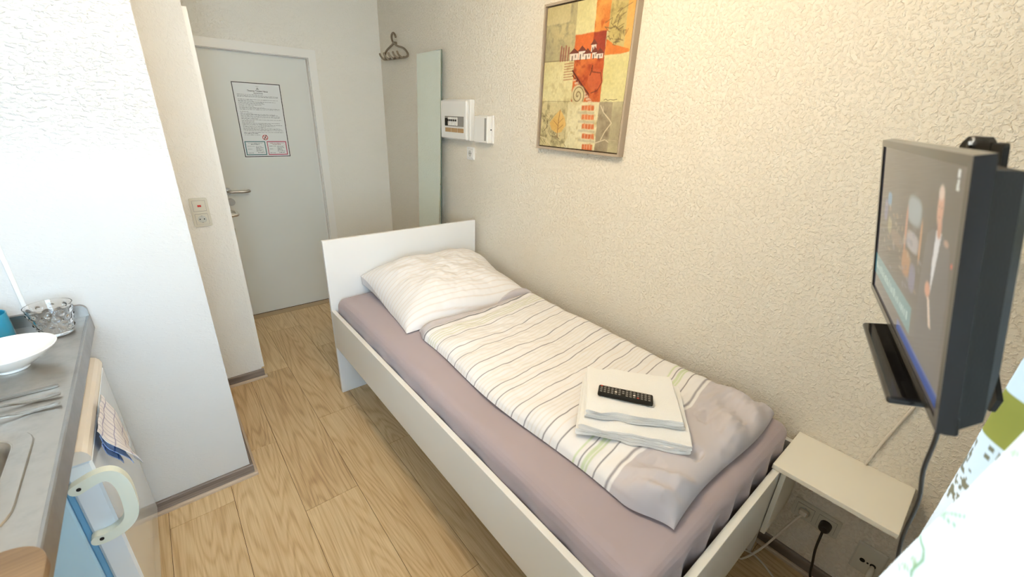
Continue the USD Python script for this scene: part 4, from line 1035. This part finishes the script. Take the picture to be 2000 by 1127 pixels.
wc.add('cord', tube(np.vstack([spline([(-0.034, 0.136, 0.268), (-0.050, 0.15, 0.235), (-0.09, 0.175, 0.165), (-0.14, 0.215, 0.062), (-0.16, 0.245, 0.010)], 30), spline([(-0.163, 0.262, 0.006), (-0.15, 0.278, 0.005), (-0.115, 0.268, 0.0045), (-0.097, 0.236, 0.0045), (-0.122, 0.150, 0.0045), (-0.14, 0.02, 0.0045)], 30)]), 0.0042, 8), m_cablew, smooth=True)
wl = Thing('aerial_cable', 'cream cable running down the wall from behind the television to the shelf', 'cable', (-0.01, 0.02, 0.55))
wl.add('cord', tube(spline([(-0.0055, -0.055, 1.25), (-0.0055, -0.03, 1.02), (-0.0055, -0.010, 0.87), (-0.0055, 0.009, 0.768), (-0.0055, 0.030, 0.638), (-0.0055, 0.037, 0.5850)], 30), 0.0045, 8), m_cablew, smooth=True)

# ------------------------------------------------------------------ television on a wall arm
TO = np.array([-0.76866433, 0.08896876, 1.46491765])
TR_ = np.array([[-0.9537, 0.2914, -0.0748], [-0.3008, -0.9301, 0.2109], [-0.0081, 0.2236, 0.9746]])
TR_, _r = np.linalg.qr(TR_); TR_ = TR_ * np.sign(np.diag(_r))
def tvw(p): return TO + TR_ @ np.array(p, float)
TW, TH, TD = 0.56, 0.3138, 0.030
tv = Thing('television', 'black flat television tilted on a wall arm, showing a newsreader', 'television', TO, rot=TR_)
cy_, cz_ = TW / 2, TH / 2
bez = sbox(-cy_, -cz_, cy_, cz_).difference(sbox(-cy_ + 0.014, -cz_ + 0.012, cy_ - 0.014, cz_ - 0.012))
# front frame in the xz plane, depth along local y
tv.add('bezel', axes(prism(bez, 0.0165), (1, 0, 0), (0, 0, 1), (0, 1, 0), (0, 0, 0)), m_bezel, local=True)
tv.add('back_shell', cbox((-cy_ + 0.002, 0.004, -cz_ + 0.001), (cy_ - 0.002, 0.018, cz_ - 0.001), 0.003), m_dark, local=True)
hump = trimesh.convex.convex_hull(np.array([(x, y, z) for x, zt_, zb_, y in ((-0.272, 0.140, -0.155, 0.017), (0.272, 0.140, -0.155, 0.017), (-0.252, 0.134, -0.150, 0.044), (0.252, 0.134, -0.150, 0.044), (-0.236, 0.118, -0.092, 0.055), (0.236, 0.118, -0.092, 0.055)) for z in (zt_, zb_)]))
tv.add('rear_housing', (hump.vertices, hump.faces), m_dark, local=True)
tv.add('lower_block', cbox((0.05, 0.006, -cz_ - 0.004), (cy_ - 0.004, 0.020, -cz_ + 0.02), 0.002), m_dark, local=True)
# screen picture
sw_, sh_ = TW - 0.026, TH - 0.022
nu, nv = 300, 170
U, V = np.meshgrid(np.linspace(-sw_ / 2, sw_ / 2, nu), np.linspace(-sh_ / 2, sh_ / 2, nv), indexing='ij')
q = np.stack([U * 20, V * 20, 0 * U], -1)
na, nb_ = meshkit.fbm(q, 4, 41), meshkit.fbm(q * 4, 3, 43)
C = np.tile(lin(52, 50, 56), (*U.shape, 1)) * (0.6 + 0.8 * na[..., None])
C += (lin(96, 92, 96) - C) * (ss(0.0, -0.12, V) * 0.6)[..., None]
def spot(u0, v0, ru, rv, c, a=1.0, p=2):
    r_ = (np.abs((U - u0) / ru) ** p + np.abs((V - v0) / rv) ** p)
    k = np.clip(1.5 - r_, 0, 1)[..., None] * a
    C[:] = C + (lin(c) - C) * k
def tri(pts, c, a=1.0):
    import shapely
    s = shapely.contains_xy(Polygon(pts), U.ravel(), V.ravel()).reshape(U.shape) * a
    C[:] = C + (lin(c) - C) * s[..., None]
for (u0, v0, ru, rv, c) in ((-0.16, 0.055, 0.020, 0.012, (70, 150, 190)), (-0.19, 0.03, 0.018, 0.02, (90, 100, 150)), (-0.14, 0.01, 0.02, 0.014, (150, 150, 110)), (0.045, 0.065, 0.045, 0.020, (150, 170, 176)), (0.05, 0.02, 0.04, 0.014, (170, 166, 170)),
                            (0.0, 0.03, 0.008, 0.035, (190, 120, 90)), (0.098, 0.03, 0.006, 0.030, (200, 140, 90)), (0.02, -0.02, 0.03, 0.02, (180, 120, 70)), (-0.07, 0.0, 0.05, 0.012, (120, 96, 84)), (0.07, -0.03, 0.02, 0.02, (110, 110, 150))):
    spot(u0, v0, ru, rv, c, 0.75, 3)
for k in range(60):
    spot(rng.uniform(-0.25, 0.12), rng.uniform(-0.06, 0.05), rng.uniform(0.003, 0.014), rng.uniform(0.002, 0.005), [(150, 120, 90), (120, 120, 140), (90, 90, 100), (160, 150, 130)][k % 4], 0.5)
# presenter: jacket, shirt, head, hand with papers
tri([(0.130, 0.050), (0.155, 0.060), (0.205, 0.060), (0.235, 0.050), (0.245, 0.0), (0.235, -0.135), (0.120, -0.135), (0.118, -0.02)], (74, 74, 84))
tri([(0.172, 0.062), (0.196, 0.062), (0.188, 0.03), (0.174, -0.02), (0.168, 0.02)], (214, 214, 214))
spot(0.184, 0.066, 0.009, 0.012, (190, 130, 104), 1.0, 3)
spot(0.178, 0.090, 0.0135, 0.021, (204, 146, 118), 1.0, 2.4)
spot(0.176, 0.108, 0.0115, 0.009, (222, 196, 178), 0.9, 2)
spot(0.172, 0.091, 0.002, 0.0015, (90, 60, 54), 0.9); spot(0.184, 0.091, 0.002, 0.0015, (90, 60, 54), 0.9); spot(0.177, 0.079, 0.004, 0.0012, (150, 76, 70), 0.9)
spot(0.161, -0.018, 0.013, 0.010, (206, 140, 110)); tri([(0.163, -0.025), (0.175, -0.027), (0.196, -0.060), (0.184, -0.060)], (220, 196, 176))
spot(0.218, 0.055, 0.010, 0.004, (200, 150, 130), 0.7); spot(0.247, 0.036, 0.003, 0.003, (230, 70, 50))
# channel mark upper right: a small block over a slanted bar
tri([(0.229, 0.139), (0.238, 0.139), (0.238, 0.132), (0.229, 0.132)], (224, 228, 222)); tri([(0.231, 0.130), (0.237, 0.130), (0.239, 0.118), (0.228, 0.118)], (214, 220, 212))
# caption band lower left with pale unreadable lettering, blue strip at the bottom
tri([(-0.262, -0.070), (0.09, -0.070), (0.09, -0.112), (-0.262, -0.112)], (86, 150, 156), 0.8)
r = np.random.default_rng(3); x = -0.25
while x < 0.07:
    l = r.uniform(0.004, 0.010); hgt = r.uniform(0.008, 0.016)
    tri([(x, -0.098), (x + l * 0.5, -0.098), (x + l * 0.5, -0.098 + hgt), (x, -0.098 + hgt)], (214, 236, 226), 0.85); x += l + 0.003
tri([(0.0, -0.121), (0.255, -0.121), (0.255, -0.138), (0.0, -0.138)], (64, 96, 170), 0.9)
sv = np.stack([U, np.full_like(U, 0.0022), V], -1).reshape(-1, 3)
tv.add('screen', (sv, grid_faces(nu, nv)), m_screen, local=True, smooth=True, color=C.reshape(-1, 3), label='lit screen with a man in a grey jacket')
st = tv.add('stand_base', rbox((-0.140, -0.026, -cz_ - 0.040), (0.156, 0.036, -cz_ - 0.028), 0.005, 16), m_gloss, local=True, smooth=40, label='glossy black table stand still attached below')
tv.add('stand_neck', cbox((-0.045, 0.020, -cz_ - 0.0285), (0.055, 0.034, -cz_ + 0.0), 0.004), m_gloss, local=True)

mt = Thing('tv_mount_arm', 'black metal wall arm holding the television', 'wall mount', TO, rot=TR_)
pl1 = Polygon([(-0.072, 0.06), (-0.072, 0.140), (-0.060, 0.146), (-0.036, 0.154), (0.042, 0.154), (0.054, 0.149), (0.057, 0.10), (0.057, 0.06)]).buffer(0.003)
mt.add('hook_plate', axes(prism(pl1, 0.006), (1, 0, 0), (0, 0, 1), (0, 1, 0), (0, 0.066, 0)), m_dark, local=True)
pl2 = sbox(0.063, 0.06, 0.102, 0.151).buffer(-0.006).buffer(0.006)
mt.add('hook_plate', axes(prism(pl2, 0.006), (1, 0, 0), (0, 0, 1), (0, 1, 0), (0, 0.066, 0)), m_dark, local=True)
mt.add('bolt', cat_(disc((-0.010, 0.0645, 0.147), 0.010, 0.003, 1, 'y', 24), disc((-0.010, 0.062, 0.147), 0.0055, 0.004, 1, 'y', 6)), m_chrome, local=True)
mt.add('vesa_plate', cbox((-0.06, 0.0665, -0.06), (0.06, 0.072, 0.06), 0.001), m_dark, local=True)
mt.add('lower_rail', axes(prism(Polygon([(0.078, -0.03), (0.092, -0.13), (0.140, -0.178), (0.122, -0.206), (0.09, -0.212), (0.05, -0.03)]), 0.006), (1, 0, 0), (0, 0, 1), (0, 1, 0), (0, 0.086, 0)), m_dark, local=True)
mt.add('rail_spacer', cbox((0.052, 0.0715, -0.055), (0.068, 0.0865, -0.035), 0.001), m_dark, local=True)
inv = TR_.T
wallp = inv @ (np.array([-0.012, 0.10, 1.45]) - TO); elbow = inv @ (np.array([-0.36, 0.03, 1.455]) - TO)
mt.add('arm', tube(np.array([(0, 0.078, 0), tuple(elbow)]), 0.016, 12), m_dark, local=True, smooth=40)
mt.add('arm', tube(np.array([tuple(elbow), tuple(wallp)]), 0.016, 12), m_dark, local=True, smooth=40)
wpm = arr(cbox((-0.012, 0.05, 1.36), (-0.001, 0.15, 1.54), 0.002)); mt.add('wall_plate', ((wpm[0] - TO) @ TR_, wpm[1]), m_dark, local=True)

pc = Thing('tv_power_cord', 'black power cord hanging down from the television past the shelf', 'cable', (-0.8, 0.0, 0.5))
def at_px(px, py, depth): # point on a viewing ray of the reference camera, used to read the cord's course
    d = (px - 1000) / FPX * RT - (py - 563.5) / FPX * UP + FW; return CAM + d * depth
c0 = tvw((0.235, 0.012, -cz_ - 0.008))
ys = [ (1826, 850), (1820, 876), (1803, 920), (1797, 965), (1785, 1000), (1766, 1040), (1755, 1080), (1746, 1127), (1735, 1180)]
D0 = (c0 - CAM) @ FW
dep = np.linspace(D0, 0.74, len(ys))
cp = [c0] + [at_px(*p, d) for p, d in list(zip(ys, dep))[1:]]
cp = cp + [cp[-1] + np.array([0.05, 0.0, -0.2]), np.array([cp[-1][0] + 0.10, cp[-1][1], 0.03]), np.array([cp[-1][0] + 0.20, cp[-1][1], 0.005])]
pc.add('cord', tube(spline(cp, 80), 0.0026, 8), m_rubber, smooth=True)

# ------------------------------------------------------------------ curtain: folds in front of the window's right half
plan = np.array([(-1.50, -0.235), (-1.42, -0.19), (-1.34, -0.235), (-1.26, -0.20), (-1.20, -0.13), (-1.135, -0.052), (-1.105, -0.040), (-1.06, -0.075), (-0.97, -0.20), (-0.88, -0.235), (-0.80, -0.20), (-0.715, -0.113), (-0.668, -0.090), (-0.625, -0.117),
                 (-0.56, -0.22), (-0.49, -0.235), (-0.42, -0.17), (-0.36, -0.13), (-0.30, -0.19), (-0.24, -0.235), (-0.18, -0.18)])
cs = spline(plan, 520)
arcs = np.r_[0, np.cumsum(np.linalg.norm(np.diff(cs, axis=0), axis=1))]
zs = np.r_[np.linspace(0.04, 0.70, 16), np.arange(0.72, 1.62, 0.004), np.linspace(1.64, 2.32, 20)]
I, Z = np.meshgrid(np.arange(520), zs, indexing='ij')
CX = cs[:, 0][:, None] + 0 * Z; CY = cs[:, 1][:, None] + 0 * Z
near = np.exp(-((CX + 1.11) / 0.12) ** 2)
CX = CX - near * (np.clip(Z, 0.9, 1.7) - 1.20) * 0.16
CY = np.where(CY > -0.235, -0.235 + (CY + 0.235) * (1 + 0.0 * Z), CY) - near * (np.clip(Z, 0.8, 1.8) - 1.13) * 0.11
CY += 0.004 * (meshkit.fbm(np.stack([CX * 8, Z * 4, 0 * Z], -1), 3, 71) - 0.5)
A = arcs[:, None] + 0 * Z
cwhite = lin(244, 246, 244)
C = np.tile(cwhite * 0.80, (*Z.shape, 1))
i_near = arcs[np.argmin(np.abs(cs[:, 0] + 1.105))]; i_far = arcs[np.argmin(np.abs(cs[:, 0] + 0.668))]
far = ss(i_far - 0.20, i_far - 0.15, A) * 1.0
def paint(mask, c, a=1.0): C[:] = C + (lin(c) - C) * (np.clip(mask, 0, 1) * a)[..., None]
paint(far * (Z > 1.175) * (Z < 1.258), (150, 142, 66))
paint(far * (Z > 1.50) * (Z < 1.58), (150, 142, 66))
sp = meshkit.noise(np.stack([A * 150, Z * 150, 0 * Z], -1), 5); sp2 = meshkit.noise(np.stack([A * 30, Z * 26, 0 * Z], -1), 9)
paint(far * (Z < 1.168) * (Z > 1.03) * (sp > 0.52) * (sp2 > 0.42), (112, 98, 60), 0.9)
paint(far * (Z < 0.99) * (Z > 0.93) * (sp > 0.5) * (sp2 > 0.5), (112, 98, 60), 0.9)
def sprig(pts, w, c=(104, 146, 96)):
    P_ = spline(pts, 30); d = np.full(Z.shape, 9.0)
    for p0, p1 in zip(P_[:-1], P_[1:]):
        e = p1 - p0; t = np.clip(((A - p0[0]) * e[0] + (Z - p0[1]) * e[1]) / (e @ e), 0, 1)
        d = np.minimum(d, np.hypot(A - p0[0] - t * e[0], Z - p0[1] - t * e[1]))
    paint(np.clip(1.5 - d / w, 0, 1), c, 0.9)
def px_to_curtain(px, py):
    d = (px - 1000) / FPX * RT - (py - 563.5) / FPX * UP + FW; best = (9, 0, 0)
    k = slice(int(np.argmin(np.abs(cs[:, 0] + 1.5))), int(np.argmin(np.abs(arcs - i_near))) + 3)
    Q = np.stack([CX[k], CY[k], Z[k]], -1) - CAM
    t = (Q @ d) / (d @ d); dist = np.linalg.norm(Q - t[..., None] * d, axis=-1) + (t < 0) * 9
    i_ = np.unravel_index(np.argmin(dist), dist.shape); return (A[k][i_], Z[k][i_])
cc = lambda x, y: px_to_curtain(1700 + x / 2.64, 700 + y / 2.64)
sprig([cc(345, 775), cc(400, 795), cc(475, 812)], 0.0016); sprig([cc(330, 790), cc(385, 825), cc(430, 862)], 0.0016)
sprig([cc(238, 892), cc(262, 950), cc(266, 1010), cc(252, 1060), cc(200, 1115)], 0.0022)
for x, y in ((150, 1090), (170, 1085), (190, 1095), (225, 1055), (235, 1058), (745, 495), (735, 500)):
    p = cc(x, y); sprig([p, (p[0] + 0.003, p[1] + 0.002), (p[0] + 0.006, p[1] + 0.001)], 0.002, (150, 170, 130))
cvv = np.stack([CX, CY, Z], -1).reshape(-1, 3)
cur = Thing('curtain', 'long white curtain with olive bands and leaf sprigs, bunched beside the window', 'curtain', (-0.84, -0.18, 0.04))
cur.add('cloth', (cvv, grid_faces(520, len(zs))), m_curtain, smooth=True, color=C.reshape(-1, 3))
rod = Thing('curtain_rod', 'thin steel curtain rod above the window', 'curtain rod', (-1.4, -0.18, 2.33))
rod.add('rod', tube([(X0 + 0.01, -0.18, 2.335), (-0.01, -0.18, 2.335)], 0.010, 12), m_metal, smooth=40)
for x in (-2.3, -0.1):
    rod.add('bracket', cbox((x - 0.01, YF, 2.325), (x + 0.01, -0.17, 2.345), 0.002), m_metal)
